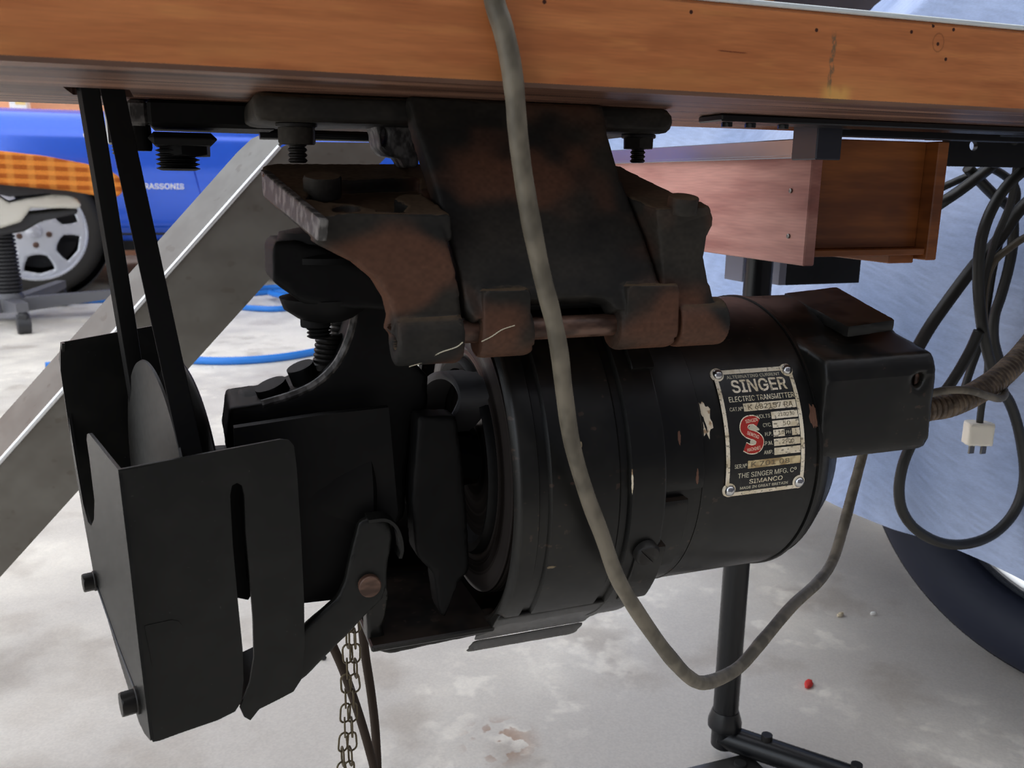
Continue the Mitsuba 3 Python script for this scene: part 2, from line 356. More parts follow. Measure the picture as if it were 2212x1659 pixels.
# ------------------------------------------------------------------ the sewing table
TB = 'sewing_table'
thing(TB, 'varnished wooden sewing table top on black steel legs, its underside carrying the black motor', 'table')
top = cbox((-.75, YF, ZU), (1.12, .585, ZT-.0022), .0018)
add(TB+'__tabletop', top, 'm_wood', 30, 'orange-brown varnished wooden board with dents and nail holes')
add(TB+'__laminate_top', cbox((-.752, YF-.001, ZT-.0022), (1.122, .587, ZT), .0005), 'm_laminate', 30, 'thin pale grey laminate sheet')
a, b = PZ(1480, 258, ZU), PZ(2040, 270, ZU)
add(TB+'__frame_rail', cbox((.30, .462, ZU-.0042), (1.08, .488, ZU-.0002), .0008), 'm_blacksteel', 30)
for q in ((1550, 272), (1600, 273), (1670, 274)):
    c = P(*q, .485); add(TB+'__rail_screw', hexa((c[0], .475, ZU-.0042), (0, 0, -1), .006, .0025), 'm_blacksteel')
# black end bracket with a round hole
hole = [(2103+9*math.cos(t), 315+11*math.sin(t)) for t in np.linspace(0, 2*np.pi, 16, endpoint=False)]
add(TB+'__end_bracket', prismY([(2044, 258), (2400, 258), (2400, 366), (2046, 359), (2044, 340)], .575, .004, [hole]), 'm_blacksteel', 30, 'black steel bracket plate with a round hole')
c = P(2090, 258, .575); add(TB+'__bracket_flange', cbox((c[0]-.04, .505, ZU-.004), (c[0]+.3, .579, ZU), .0008), 'm_blacksteel')
# ------------------------------------------------------------------ the drawer and its runner
YD = .52
cor0, cor1 = P(1747, 300, YD), P(1735, 575, YD)
XD = float(cor1[0]); zb = float(cor1[2]); xr = float(P(2025, 540, YD)[0]); zt = ZU-.008
DR = thing('wooden_drawer', 'reddish brown wooden drawer hanging on a steel runner under the table, behind the motor', 'drawer')
add(DR+'__side_panel', cbox((XD, YD, zb), (XD+.0095, YD+.42, zt-.012), .0008), 'm_wood_pink', 30, 'pinkish stained side panel')
add(DR+'__side_panel', cbox((xr-.010, YD, zb+.002), (xr, YD+.42, zt), .0008), 'm_wood_brown', 30)
add(DR+'__front_panel', cbox((XD+.0095, YD+.012, zb+.011), (xr-.010, YD+.021, zt), .0006), 'm_wood_brown', 30, 'recessed orange-brown panel')
add(DR+'__bottom_panel', cbox((XD+.0095, YD+.002, zb+.006), (xr-.010, YD+.41, zb+.011), .0006), 'm_wood_brown', 30)
add(DR+'__bottom_batten', cbox((xr-.034, YD+.012, zb-.001), (xr-.0101, YD+.40, zb+.006), .0008), 'm_wood_brown', 30)
for q in ((1709, 412), (1704, 510)):
    c = PX(*q, XD); add(DR+'__nail', lathe([(0, .0005), (.0012, .0017), (.0030, .0017), (.0033, .0012)], c+np.array([.002, 0, 0]), (-1, 0, 0), 12), 'm_steel', 40, 'steel nail head')
add(TB+'__rail_lip', cbox((XD-.004, .5085, ZU-.0076), (1.08, .5165, ZU-.0002), .0006), 'm_blacksteel', 30)
RN = thing('drawer_runner', 'dark steel runner bar with a hooked end holding the drawer under the table', 'drawer runner')
r0, r1 = PX(1724, 300, XD-.004), PX(1724, 337, XD-.004)
zr0, zr1 = float(r1[2]), float(r0[2])
yr = float(r0[1])
add(RN+'__bar', cat(cbox((XD-.006, yr+.002, zr0), (XD-.003, YD+.44, zr1), .0006), cbox((XD-.006, yr+.002, zr0-.0015), (XD+.012, YD+.44, zr0+.001), .0006)), 'm_rail', 30, 'glossy dark steel bar')
h0, h1 = PX(1722, 262, XD-.008), PX(1777, 336, XD-.008)
yh = float(PX(1722, 300, XD-.008)[1])
add(RN+'__hook', cat(cbox((XD-.009, yh-.022, zr0-.003), (XD-.006, yh+.004, ZU), .0008), cbox((XD-.009, yh-.0225, zr0-.003), (XD+.012, yh-.0195, ZU), .0008), cbox((XD-.009, yh-.0225, ZU-.003), (XD+.02, yh+.004, ZU), .0008)), 'm_hook', 30)

# leg, foot
LP = P(1585, 1300, .655); LX, LY = LP[0], LP[1]
LPf = P(1562, 1640, .655)
add(TB+'__leg', cyl((LX, LY, .012), (LX, LY, zb-.004), .0123, 32), 'm_blacksteel', 40, 'black steel tube leg')
fd = unit((.62, -.78, 0)); fo = np.array([LX, LY, .022])
add(TB+'__foot', cyl(fo-fd*.004, fo+fd*.16, .0125, 28), 'm_blacksteel', 40, 'glossy black foot tube')
add(TB+'__foot_collar', lathe([(0, .0128), (.004, .0165), (.010, .0165), (.022, .0128)], (LX, LY, .03), (0, 0, 1), 28), 'm_blacksteel', 40)
add(TB+'__foot_plate', cbox((LX-.06, LY-.075, .004), (LX+.02, LY-.015, .009), .001), 'm_steel', 30, 'grey steel foot plate')
add(TB+'__foot_plate_stud', cat(cyl((LX-.05, LY-.06, 0), (LX-.05, LY-.06, .005), .006, 14), cyl((LX, LY-.03, 0), (LX, LY-.03, .0125), .006, 14)), 'm_rubber')
for q in (.042, .125):
    add(TB+'__foot_bolt', hexa(fo+fd*q+np.array([0, 0, .011]), (0, 0, 1), .010, .006), 'm_bolt')
c = fo+fd*.15; add(TB+'__foot_stud', cyl(c-np.array([0, 0, .022]), c, .009, 18), 'm_rubber')
def hang(xp0, xp1, yp, Y, d, mat, name, lab):
    a, b = P(xp0, yp, Y), P(xp1, yp, Y); add(TB+name, cbox((min(a[0], b[0]), Y, min(a[2], b[2])), (max(a[0], b[0]), Y+d, zb-.0004), .0006), mat, 30, lab)
hang(1603, 1618, 609, .70, .03, 'm_wallgrey2', '__leg_strip', 'grey painted strip beside the leg')
hang(1682, 1697, 616, .665, .03, 'm_wallgrey2', '__leg_strip', 'grey painted strip beside the leg')
hang(1697, 1856, 611, .70, .05, 'm_blacksteel', '__switch_box', 'flat black box hanging below the drawer')
add(TB+'__leg_cap', cbox((LX-.03, LY-.03, zb-.004), (LX+.03, LY+.03, zb-.0004), .0008), 'm_blacksteel')
for lx_, ly_ in ((-.70, .48), (1.08, .48)): add(TB+'__leg', cyl((lx_, ly_, 0), (lx_, ly_, ZU), .016, 28), 'm_blacksteel', 40)

# ------------------------------------------------------------------ the motor's mounting bracket
MM = thing('motor_bracket', 'heavy rusty cast iron hinge bracket bolted under the table, carrying the black motor', 'bracket')
zpl = float(PZ(700, 195, ZU)[2])
YP = .448
pxa, pxb = P(550, 225, YP), P(1456, 250, YP)
x0, x1 = float(pxa[0]), float(pxb[0]); zp = float(P(700, 263, YP)[2])
plate = cbox((x0, YP, zp), (x1, YP+.085, ZU-.0003), .0025)
add(MM+'__mount_plate', soft(plate, .004, 6), 'm_cast', 40)
# the strap that hangs from the plate to the hinge knuckles
A, B = np.array([0, .440, ZU-.006]), P(1220, 650, .402)
nS = unit(np.cross(np.array([1., 0, 0]), np.array([0, B[1]-A[1], B[2]-A[2]])))
if nS[1] > 0: nS = -nS
strap = prism([(880, 205), (1300, 214), (1313, 290), (1340, 385), (1395, 520), (1433, 640), (1436, 668), (1330, 668), (1318, 648), (1290, 640), (1140, 645), (1115, 660), (1030, 690), (1012, 668), (985, 560), (940, 400), (905, 290)], B, nS, .0135)
strap = strap.trim_by_plane((0, 0, -1), -(ZU-.0004))
PIN = P(1228, 708, .4105); PY, PZ_ = float(PIN[1]), float(PIN[2])
def pinx(px, py=710): return float(P(px, py, PY)[0])
RK = .0128
kn = [cyl((pinx(1028), PY, PZ_), (pinx(1137), PY, PZ_), RK, 36), cyl((pinx(1322), PY, PZ_), (pinx(1440), PY, PZ_), RK, 36)]
def web(xa, xb):   # joins a knuckle to the strap above it
    return cbox((xa, PY-RK*.95, PZ_), (xb, PY+RK*.8, PZ_+.022), .001)
strap_all = Manifold.batch_boolean([strap, mf(kn[0]), mf(kn[1]), web(pinx(1028), pinx(1128)), web(pinx(1330), pinx(1440))], m3.OpType.Add)
add(MM+'__hanger_strap', soft(strap_all, .0028, 7), 'm_cast', 45, 'broad rusty brown strap ending in two hinge knuckles')
add(MM+'__hinge_pin', cyl((pinx(866), PY, PZ_+.0006), (pinx(1530), PY, PZ_+.0006), .0058, 28), 'm_rust', 40, 'rusty reddish hinge pin')
# the yoke: two arms on the pin and a tilted plate
Yy = .4035
armL = prismY([(683, 525), (690, 470), (742, 462), (942, 462), (956, 478), (985, 600), (1006, 700), (1004, 745), (868, 745), (846, 720), (852, 690), (842, 650), (815, 607), (770, 570), (725, 548)], Yy, .020)
armR = prismY([(1366, 452), (1508, 444), (1540, 462), (1541, 478), (1527, 512), (1521, 555), (1530, 610), (1547, 665), (1546, 715), (1450, 720), (1440, 690), (1432, 640), (1395, 520)], Yy, .020)
bL = cyl((pinx(850), PY, PZ_-.001), (pinx(1010, 740), PY, PZ_-.001), RK*1.05, 36)
bR = cyl((pinx(1449), PY, PZ_), (pinx(1549), PY, PZ_), RK*1.02, 36)
pA, pB, pC = P(690, 468, Yy+.001), P(1530, 446, Yy+.001), P(570, 356, .505)
nP = unit(np.cross(pB-pA, pC-pA)); nP = nP if nP[2] > 0 else -nP
hol = [(748+30*math.cos(t), 452+8.5*math.sin(t)) for t in np.linspace(0, 2*np.pi, 20, endpoint=False)]
yplate = prism([(688, 468), (566, 372), (568, 358), (590, 353), (870, 354), (1338, 358), (1470, 424), (1512, 434), (1536, 448), (1360, 456), (940, 464)], pA, nP, .013, [hol])
rec = prism([(660, 425), (700, 432), (760, 436), (820, 452), (868, 455), (880, 440), (850, 425), (870, 415), (905, 415), (905, 380), (690, 385)], pA+nP*.001, nP, .0085)
gap = prism([(872, 150), (1306, 150), (1319, 290), (1346, 383), (1402, 518), (1440, 640), (1446, 760), (1012, 800), (1004, 690), (976, 562), (931, 402), (896, 290)], B, nS, .024); gap = gap+gap.translate((nS*.024).tolist())+gap.translate((nS*.04).tolist())
yoke = Manifold.batch_boolean([armL, armR, mf(bL), mf(bR), yplate], m3.OpType.Add)-gap-rec-mf(cyl((pinx(840), PY, PZ_), (pinx(1560), PY, PZ_), .0062, 28))
add(MM+'__yoke', soft(yoke, .0026, 7), 'm_cast', 45, 'dusty brown cast iron yoke with two hinge arms')
# worn bright edge of the yoke plate on its left
e0_ = P(690, 495, Yy); ne = unit(np.cross(P(690, 520, Yy)-P(690, 474, Yy), P(568, 395, .505)-e0_))
if ne @ (CAM-e0_) < 0: ne = -ne
add(MM+'__yoke_edge', soft(prism([(691, 474), (687, 521), (568, 422), (563, 366)], e0_+ne*.0042, ne, .004), .002, 2), 'm_worn', 45, 'worn greyish edge')
def onplate(px, py): return PP(px, py, pA, nP)
hb = onplate(697, 412); add(MM+'__yoke_bolt', hexa(hb-nP*.003, nP, .0165, .0105, .5), 'm_cast', 30, 'large hexagon bolt head')
hb = onplate(1482, 452); add(MM+'__yoke_bolt', hexa(hb-nP*.002+np.array([0, .004, 0]), nP, .0145, .0085, .2), 'm_cast', 30, 'hexagon bolt head')
def pincyl(px, py, r):
    d = ray(px, py); a = d[1]**2+d[2]**2; b = 2*(d[1]*(CAM[1]-PY)+d[2]*(CAM[2]-PZ_)); c = (CAM[1]-PY)**2+(CAM[2]-PZ_)**2-r*r
    return CAM+d*(-b-math.sqrt(max(b*b-4*a*c, 0)))/(2*a)
for q in (((884, 792), (915, 781), (950, 762), (985, 750), (1000, 739)), ((1040, 738), (1062, 727), (1085, 712), (1112, 703))):
    add(MM+'__scratch', tube(spline([pincyl(*w, RK*(1.09 if w[0] < 1010 else 1.02)) for w in q], 5), .00026, 6), 'm_stamp2', True, 'thin pale scratch across the knuckle')
# bolts that hold the mount plate
for (bx, by0, by1, by2, by3, wid, wt) in ((640, 262, 292, 312, 352, 76, 42), (1380, 276, 286, 322, 352, 64, 33)):
    Yb = YP+.02
    c = P(bx, by0, Yb); cz = zp
    dpt = depth(c); s = dpt/F
    zz = [float(P(bx, q, Yb)[2]) for q in (by0, by1, by2, by3)]
    add(MM+'__bolt_washer', cyl((c[0], Yb, cz), (c[0], Yb, cz-.0022), wid*s*.58, 28), 'm_bolt', 30)
    add(MM+'__bolt_nut', hexa((c[0], Yb, cz-.002), (0, 0, -1), wid*s*.93, abs(cz-.002-zz[2]), .35), 'm_cast', 30)
    add(MM+'__bolt_thread', thread((c[0], Yb, zz[2]+.004), (0, 0, -1), wt*s*.5, zz[2]-zz[3]+.004, .0022), 'm_bolt', 30)
# the rear clamp: dark blocks, nuts, a rod, behind the mount plate on the left
Yr = .520
def bxp(q0, q1, Y, d, b=.0012):
    a, c = P(*q0, Y), P(*q1, Y); return cbox((min(a[0], c[0]), Y, min(a[2], c[2])), (max(a[0], c[0]), Y+d, min(max(a[2], c[2]), ZU-.0004)), b)
zrc = float(P(450, 292, Yr)[2])
add(MM+'__rear_clamp', cbox((float(P(318, 250, Yr)[0]), Yr, zrc+.004), (float(P(600, 250, Yr)[0]), Yr+.06, ZU), .002), 'm_castdark', 30)
add(MM+'__rear_clamp_boss', cat(bxp((318, 283), (470, 315), Yr-.004, .05, .003)), 'm_castdark', 30)
add(MM+'__rear_clamp_end', bxp((268, 190), (322, 272), Yr+.004, .03, .002), 'm_worn', 30, 'worn grey clamp end')
c = P(400, 312, Yr+.02); add(MM+'__rear_nut', hexa(c+np.array([0, 0, .002]), (0, 0, -1), .0245, .0085, .1), 'm_castdark', 30)
c = P(392, 335, Yr+.02); add(MM+'__rear_thread', thread(c+np.array([-.002, 0, .006]), (0, 0, -1), .0115, .0145, .0024, 24), 'm_castdark', 30)
c = P(300, 270, Yr+.012); add(MM+'__rear_nut', hexa(c, (0, 0, -1), .0105, .0135, .3), 'm_castdark', 30)
c = P(258, 310, Yr+.03); add(MM+'__rear_thread', thread(c+np.array([0, 0, .004]), (0, 0, -1), .0042, .010, .0016), 'm_bolt', 30)
c = P(244, 300, Yr+.03); add(MM+'__rear_stud', bxp((224, 232), (250, 312), Yr+.032, .008, .001), 'm_bright', 30, 'bright steel stud between the belts')
a, b = P(560, 288, .56), P(815, 294, .56); add(MM+'__rear_rod', cat(cyl(a, b, .0036, 20), cbox((float(a[0]), .575, float(P(600, 285, .575)[2])), (float(b[0])+.01, .59, ZU), .001)), 'm_blacksteel', 40, 'dark round rod')
# eye lug on the right of the rear rod
lug = prismY([(800, 240), (905, 240), (905, 360), (880, 362), (868, 340), (838, 335), (822, 318), (816, 285)], .475, .028, [[(831+7*math.cos(t), 297+20*math.sin(t)) for t in np.linspace(0, 2*np.pi, 16, endpoint=False)]])
lug = lug.trim_by_plane((0, 0, -1), -(ZU-.0004))
add(MM+'__eye_lug', soft(lug, .003, 4), 'm_worn', 45, 'worn grey lug with an eye')
# the adjusting column below the yoke plate
Yc = .475
axc = P(705, 600, Yc); dn = np.array([0, 0, -1.])
def colz(py, px=705): return float(P(px, py, Yc)[2])
add(MM+'__cushion_washer', lathe([(0, .013), (.002, .0225), (.007, .024), (.010, .020), (.014, .027), (.017, .027)], (axc[0]-.001, Yc, colz(492)), dn, 40), 'm_castdark', 40)
cl = prismY([(588, 540), (598, 522), (640, 520), (735, 548), (810, 590), (845, 650), (848, 672), (700, 662), (655, 655), (602, 618), (590, 606)], .452, .045)
add(MM+'__swivel_lug', soft(cl, .003, 8), 'm_castdark', 45)
add(MM+'__swivel_cup', lathe([(0, .024), (.006, .022), (.011, .015), (.013, .010)], (axc[0]-.001, Yc, colz(640)), dn, 36), 'm_castdark', 40)
add(MM+'__swivel_nut', hexa((axc[0]-.0065, Yc, colz(664)), dn, .0150, .0100, .2), 'm_castdark', 30)
add(MM+'__swivel_thread', thread((axc[0]-.0050, Yc, colz(697)), dn, .0064, .0080, .002), 'm_castdark', 30)
s1 = P(712, 722, .50); e1 = P(704, 790, .50)
add(MM+'__spring', helix(s1, e1-s1, .0062, np.linalg.norm(e1-s1), 6.5, .0016), 'm_bolt', 40, 'dark coil spring')
add(MM+'__spring_seat', lathe([(0, .0075), (.001, .009), (.004, .009), (.005, .006), (.009, .005)], P(702, 780, .50), dn, 24), 'm_bolt', 40)
s2 = P(742, 655, .515); e2 = P(722, 812, .515)
add(MM+'__spring', helix(s2, e2-s2, .0058, np.linalg.norm(e2-s2), 13, .0017), 'm_steel', 40, 'grey coil spring')
add(MM+'__spring_rod', cyl(s2+np.array([0, 0, .01]), e2, .0035, 16), 'm_bolt', 40)

# ------------------------------------------------------------------ the clutch motor
Y0, Z0, R = .5125, .3898, .094
AX = np.array([1., 0, 0]); O0 = np.array([0, Y0, Z0])
CM = thing('clutch_motor', 'black enamelled electric clutch motor with a riveted maker plate, hanging under the table', 'motor')
def lx(prof, n=96, close=True): return lathe(prof, O0, AX, n, close)
def cylhit(px, py, r):
    d = ray(px, py); a = d[1]**2+d[2]**2; b = 2*(d[1]*(CAM[1]-Y0)+d[2]*(CAM[2]-Z0)); c = (CAM[1]-Y0)**2+(CAM[2]-Z0)**2-r*r
    return CAM+d*(-b-math.sqrt(max(b*b-4*a*c, 0)))/(2*a)
def ang(p): return math.atan2(p[2]-Z0, Y0-p[1])
def onc(x, t, r): return np.array([x, Y0-r*math.cos(t), Z0+r*math.sin(t)])
def patch(x0, x1, a0, a1, r0, r1, n=24, c=.0006):   # a raised pad on a cylinder, chamfered
    t = np.linspace(a0, a1, n); V = []; ca = c/r1
    for k, tt in enumerate(t):
        rr = r1-c if k in (0, n-1) else r1
        V += [onc(x0, tt, r0), onc(x0, tt, rr-c), onc(x0+c, tt, rr), onc(x1-c, tt, rr), onc(x1, tt, rr-c), onc(x1, tt, r0)]
    f = []
    for k in range(n-1):
        for j in range(6):
            a, b, cc, d = k*6+j, k*6+(j+1) % 6, (k+1)*6+(j+1) % 6, (k+1)*6+j; f += [[a, b, cc], [a, cc, d]]
    for e in (0, (n-1)*6):
        f += [[e, e+j, e+j+1] if e else [e, e+j+1, e+j] for j in range(1, 5)]
    m = trimesh.Trimesh(np.array(V), np.array(f), process=False)
    if m.volume < 0: m.invert()
    return m
def bend(mesh, X, T0, r, flip=1):   # a flat mesh (x along the axis, y up, z outwards) laid on the cylinder around (X, angle T0)
    v = np.array(mesh.vertices); t = T0+v[:, 1]/r; rr = r+v[:, 2]
    return trimesh.Trimesh(np.stack([X+v[:, 0], Y0-rr*np.cos(t), Z0+rr*np.sin(t)], -1), mesh.faces, process=False)
add(CM+'__body', lx([(.236, .088), (.236, R-.001), (.238, R), (.3545, R), (.357, R-.0012), (.357, .085)]), 'm_black', 40)
add(CM+'__joint_band', lx([(.2735, R-.002), (.274, R+.0004), (.2755, R+.0004), (.276, R-.002)]), 'm_black', 40)
add(CM+'__seam_band', lx([(.3555, .088), (.356, R+.0010), (.3585, R+.0010), (.359, .088)]), 'm_black', 40)
ring = [(.1545, .101), (.153, .104), (.1545, .1075), (.157, .109), (.1655, .109), (.1668, .1068), (.1715, .1068), (.173, .109), (.2125, .109), (.2145, .1068), (.2185, .1068), (.2200, .1098), (.2395, .1098), (.2415, .1085), (.2425, .105), (.2425, .090)]
inner = [(.2300, .090), (.2300, .1030), (.157, .1030)]
add(CM+'__clutch_housing', lx(ring+inner+[ring[0]], 120, False), 'm_black', 40, 'wide black drum with two pressed grooves')
# pads, screw and chips on the drum
p0, p1 = cylhit(1440, 850, R), cylhit(1512, 1060, R)
add(CM+'__clamp_pad', patch(.2425, .2737, math.radians(-1.3), math.radians(75), R-.002, R+.0028, 40), 'm_black', 40)
add(CM+'__clamp_ear', patch(.2425, .262, math.radians(-34), math.radians(-4), R-.002, R+.0065, 20), 'm_black', 40)
add(CM+'__clamp_tab', patch(.226, .2445, math.radians(-40), math.radians(-16), .105, .1115, 16), 'm_black', 40)
q = cylhit(1397, 1195, .112); t = ang(q); nrm = np.array([0, -math.cos(t), math.sin(t)])
scr = mf(lathe([(0, .0075), (.004, .0075), (.006, .0062), (.0068, .003)], q-nrm*.003, nrm, 28))
slot = cbox((-.012, -.0009, .002), (.012, .0009, .02), .0001)
sx = unit(np.array([1., 0, 0])*.7+np.cross(nrm, [1., 0, 0])*-.7); slot = slot.transform(frame(q, sx, np.cross(nrm, sx), nrm))
add(CM+'__slotted_screw', scr-slot, 'm_bolt', 35, 'dark slotted screw')
q = cylhit(1388, 775, .1098); t = ang(q)
add(CM+'__clamp_lug', patch(.228, .2425, t-.06, t+.5, .104, .1125, 16), 'm_black', 40)
def blob(cx, cy, w, h, seed, n=26, rag=.3):
    r_ = np.random.default_rng(seed); th = np.linspace(0, 2*np.pi, n, endpoint=False); rr = 1+1.6*rag*(r_.random(n)-.5)
    return Polygon(np.stack([cx+w/2*rr*np.cos(th), cy+h/2*rr*np.sin(th)], -1)).buffer(0)
def chip(px, py, w, h, seed, mat, r, lab=None):
    q = cylhit(px, py, r); m = trimesh.creation.extrude_polygon(blob(0, 0, w, h, seed), .00025, engine='earcut')
    add(CM+'__paint_chip', bend(m, q[0], ang(q), r), mat, False, lab)
chip(1520, 905, .0105, .0210, 3, 'm_chip', R, 'cream chipped patch in the black paint')
chip(1758, 898, .0060, .0150, 5, 'm_rustchip', R, 'rusty chipped patch')
chip(1467, 945, .0020, .0080, 8, 'm_rustchip', R+.0028, 'rusty chipped patch')
chip(1506, 1030, .0016, .0085, 9, 'm_rustchip', R+.0028, 'rusty chipped patch')
chip(1366, 1040, .0012, .0120, 11, 'm_chip', .1098, 'pale scratch')
chip(1190, 1225, .0050, .0016, 12, 'm_stamp', .109, 'pale scratch')
chip(1255, 960, .0012, .003, 14, 'm_stamp', .109, 'pale scratch')
# bottom lip of the drum, flaring towards the viewer
lipy = [onc(0, math.radians(a), .1092)[1:] for a in (-42, -47, -52, -57)]
e = PX(990, 1413, .148); e2 = np.array([float(e[1]), float(e[2])])
top_c = [lipy[0], lipy[1], lipy[2], lipy[3]*.55+e2*.45+np.array([.0035, .000]), e2+np.array([0, .0016])]
bot = [e2, e2*.6+np.array(onc(0, math.radians(-60), .108)[1:])*.4+np.array([.002, -.001]), onc(0, math.radians(-68), .1088)[1:], onc(0, math.radians(-80), .106)[1:], onc(0, math.radians(-42), .105)[1:]]
lip = exX([tuple(x) for x in spline(top_c, 5)[:, :]]+[tuple(x) for x in bot], .1535, .2300)
add(CM+'__drip_lip', soft(lip, .004, 4), 'm_black', 45, 'flared black lip under the drum')
# end cap with its boxed terminal cover
z1, z2 = float(P(1900, 803, .4185)[2]), float(P(1900, 985, .4185)[2])
arc = [(Y0-.0935*math.cos(t), Z0+.0935*math.sin(t)) for t in np.radians(np.linspace(0, 110, 34))]
arc = [q for q in arc if q[1] > z1+.016]
cap = exX([(.4195, z2+.004), (.4225, z2), (.47, z2-.002), (.53, z2-.002), (.56, Z0), (.56, Z0+.05)]+arc[::-1]+[(.424, z1+.009), (.4200, z1+.002), (.4190, z1-.004)], .3575, .4430)
# the far end slants back towards the top
cap = cap.trim_by_plane(unit((-.93, 0, -.30)), -np.dot(unit((.93, 0, .30)), (.4435, 0, z1+.02)))
hc_ = P(1984, 822, .4195); hole_m = mf(cyl((hc_[0]+.001, .405, hc_[2]), (hc_[0]+.001, .45, hc_[2]), .0046, 20))
add(CM+'__end_cap', softer((cap-hole_m).trim_by_plane((0, 0, 1), Z0-.09), .0035, 3), 'm_black', 45, 'boxed black end cap')
bell = lathe([(.357, .093), (.366, .092), (.384, .078), (.398, .058), (.404, .03), (.405, .001)], O0, AX, 80)
add(CM+'__end_bell', bell, 'm_black', 45)
c0 = P(1692, 633, .53); c3 = P(1832, 706, .449); c2 = P(1932, 690, .449)
nl = unit(np.cross(c2-c3, c0-c3)); nl = nl if nl[2] > 0 else -nl
add(CM+'__terminal_lid', soft(prism([(1694, 633), (1808, 620), (1933, 691), (1833, 706), (1760, 668)], c3+nl*.0045, nl, .007), .004, 1), 'm_black', 35, 'flat dusty lid on top of the end cap')
add(CM+'__saddle', soft(cbox((.118, .448, Z0+.100), (.250, .53, .530), .004), .006, 4), 'm_castdark', 45)
add(CM+'__cap_grommet', cbox((hc_[0]+.003, .4245, hc_[2]-.006), (hc_[0]+.0075, .4330, hc_[2]+.007), .001), 'm_rust', 30)
# nameplate
NX, NT0, NT1 = (.28920+.34508)/2, math.radians(40.1), math.radians(-6.6)
NW, NH = .0556, (NT0-NT1)*R; NTC = (NT0+NT1)/2; RN_ = R+.0004
NP = CM+'__nameplate'
def plate(poly, z0, h): m = trimesh.creation.extrude_polygon(poly, h, engine='earcut'); m.apply_translation([0, 0, z0]); return m
def rect(u0, v0, u1, v1): return Polygon([((u0-.5)*NW, (.5-v0)*NH), ((u1-.5)*NW, (.5-v0)*NH), ((u1-.5)*NW, (.5-v1)*NH), ((u0-.5)*NW, (.5-v1)*NH)])
def subdiv(m, L=.0022):
    v, f = trimesh.remesh.subdivide_to_size(m.vertices, m.faces, L); return trimesh.Trimesh(v, f, process=False)
def onplate_(m, sub=True): return bend(subdiv(m) if sub else m, NX, NTC, RN_)
outer = rect(0, 0, 1, 1).buffer(-.003).buffer(.003)
add(NP, onplate_(plate(outer, -.0002, .0006)), 'm_plate', False, 'black and cream maker plate reading SINGER ELECTRIC TRANSMITTER')
add(NP+'__border', onplate_(plate(outer.difference(rect(.045, .035, .955, .97).buffer(-.001).buffer(.001)), .0004, .00025)), 'm_cream', False, 'cream border')
boxes = [(.275, .282, 1-.055, .345)]+[(.605, .366+.0705*k, .945, .366+.0705*k+.056) for k in range(5)]
add(NP+'__panel', onplate_(cat(*[plate(rect(*q), .0004, .0002) for q in boxes])), 'm_cream', False, 'cream number panels')
add(NP+'__panel', onplate_(plate(rect(.27, .727, .945, .788), .0004, .0002)), 'm_tan', False, 'tarnished serial number panel')
add(NP+'__black_square', onplate_(plate(rect(.748, .5075, .842, .5625), .0006, .00008)), 'm_plate', False)
def text(s, u0, u1, v0, v1, mat, bold=False, z=.0004, h=.0002, lab=None):
    m = meshkit.text_mesh(s, 1.0, .1, bold); b = m.bounds
    w, hh = (u1-u0)*NW, (v1-v0)*NH
    v = np.array(m.vertices); v[:, 0] = (v[:, 0]-b[0, 0])/(b[1, 0]-b[0, 0])*w+(u0-.5)*NW; v[:, 1] = (v[:, 1]-b[0, 1])/(b[1, 1]-b[0, 1])*hh+(.5-v1)*NH
    v[:, 2] = z+(v[:, 2]-b[0, 2])/(b[1, 2]-b[0, 2])*h
    add(NP+'__lettering', bend(trimesh.Trimesh(v, m.faces, process=False), NX, NTC, RN_), mat, False, lab)
text('ALTERNATING CURRENT', .16, .84, .048, .075, 'm_stamp2')
text('SINGER', .185, .885, .088, .195, 'm_cream', True)
text('ELECTRIC TRANSMITTER', .115, .945, .222, .265, 'm_cream')
text('CAT.Nº', .10, .262, .305, .336, 'm_stamp2'); text('K 682157 RA', .33, .90, .294, .335, 'm_stamp', z=.0006)
for k, (s, n_, uu) in enumerate((('VOLTS', '210/230', (.69, .90)), ('CYC.', '50', (.74, .83)), ('H.P.', '1/2', (.67, .735)), ('R.P.M.', '2900', (.71, .86)), ('AMP.', '', None))):
    v0 = .378+.0705*k; w = {'VOLTS': .165, 'CYC.': .105, 'H.P.': .09, 'R.P.M.': .14, 'AMP.': .115}[s]
    text(s, .588-w, .588, v0, v0+.030, 'm_stamp2')
    if n_: text(n_, uu[0], uu[1], v0-.002, v0+.030, 'm_stamp', z=.0006)
text('PH', .765, .825, .52, .548, 'm_stamp2', z=.00068); text('1', .885, .90, .516, .551, 'm_stamp', z=.0006)
text('SER.Nº', .105, .258, .745, .778, 'm_stamp2'); text('K 701 08', .31, .80, .738, .776, 'm_stamp', z=.0006)
text('THE SINGER MFG. Cº', .15, .90, .818, .858, 'm_stamp2'); text('SIMANCO', .30, .725, .876, .912, 'm_cream'); text('MADE IN GREAT BRITAIN', .19, .80, .930, .952, 'm_stamp2')
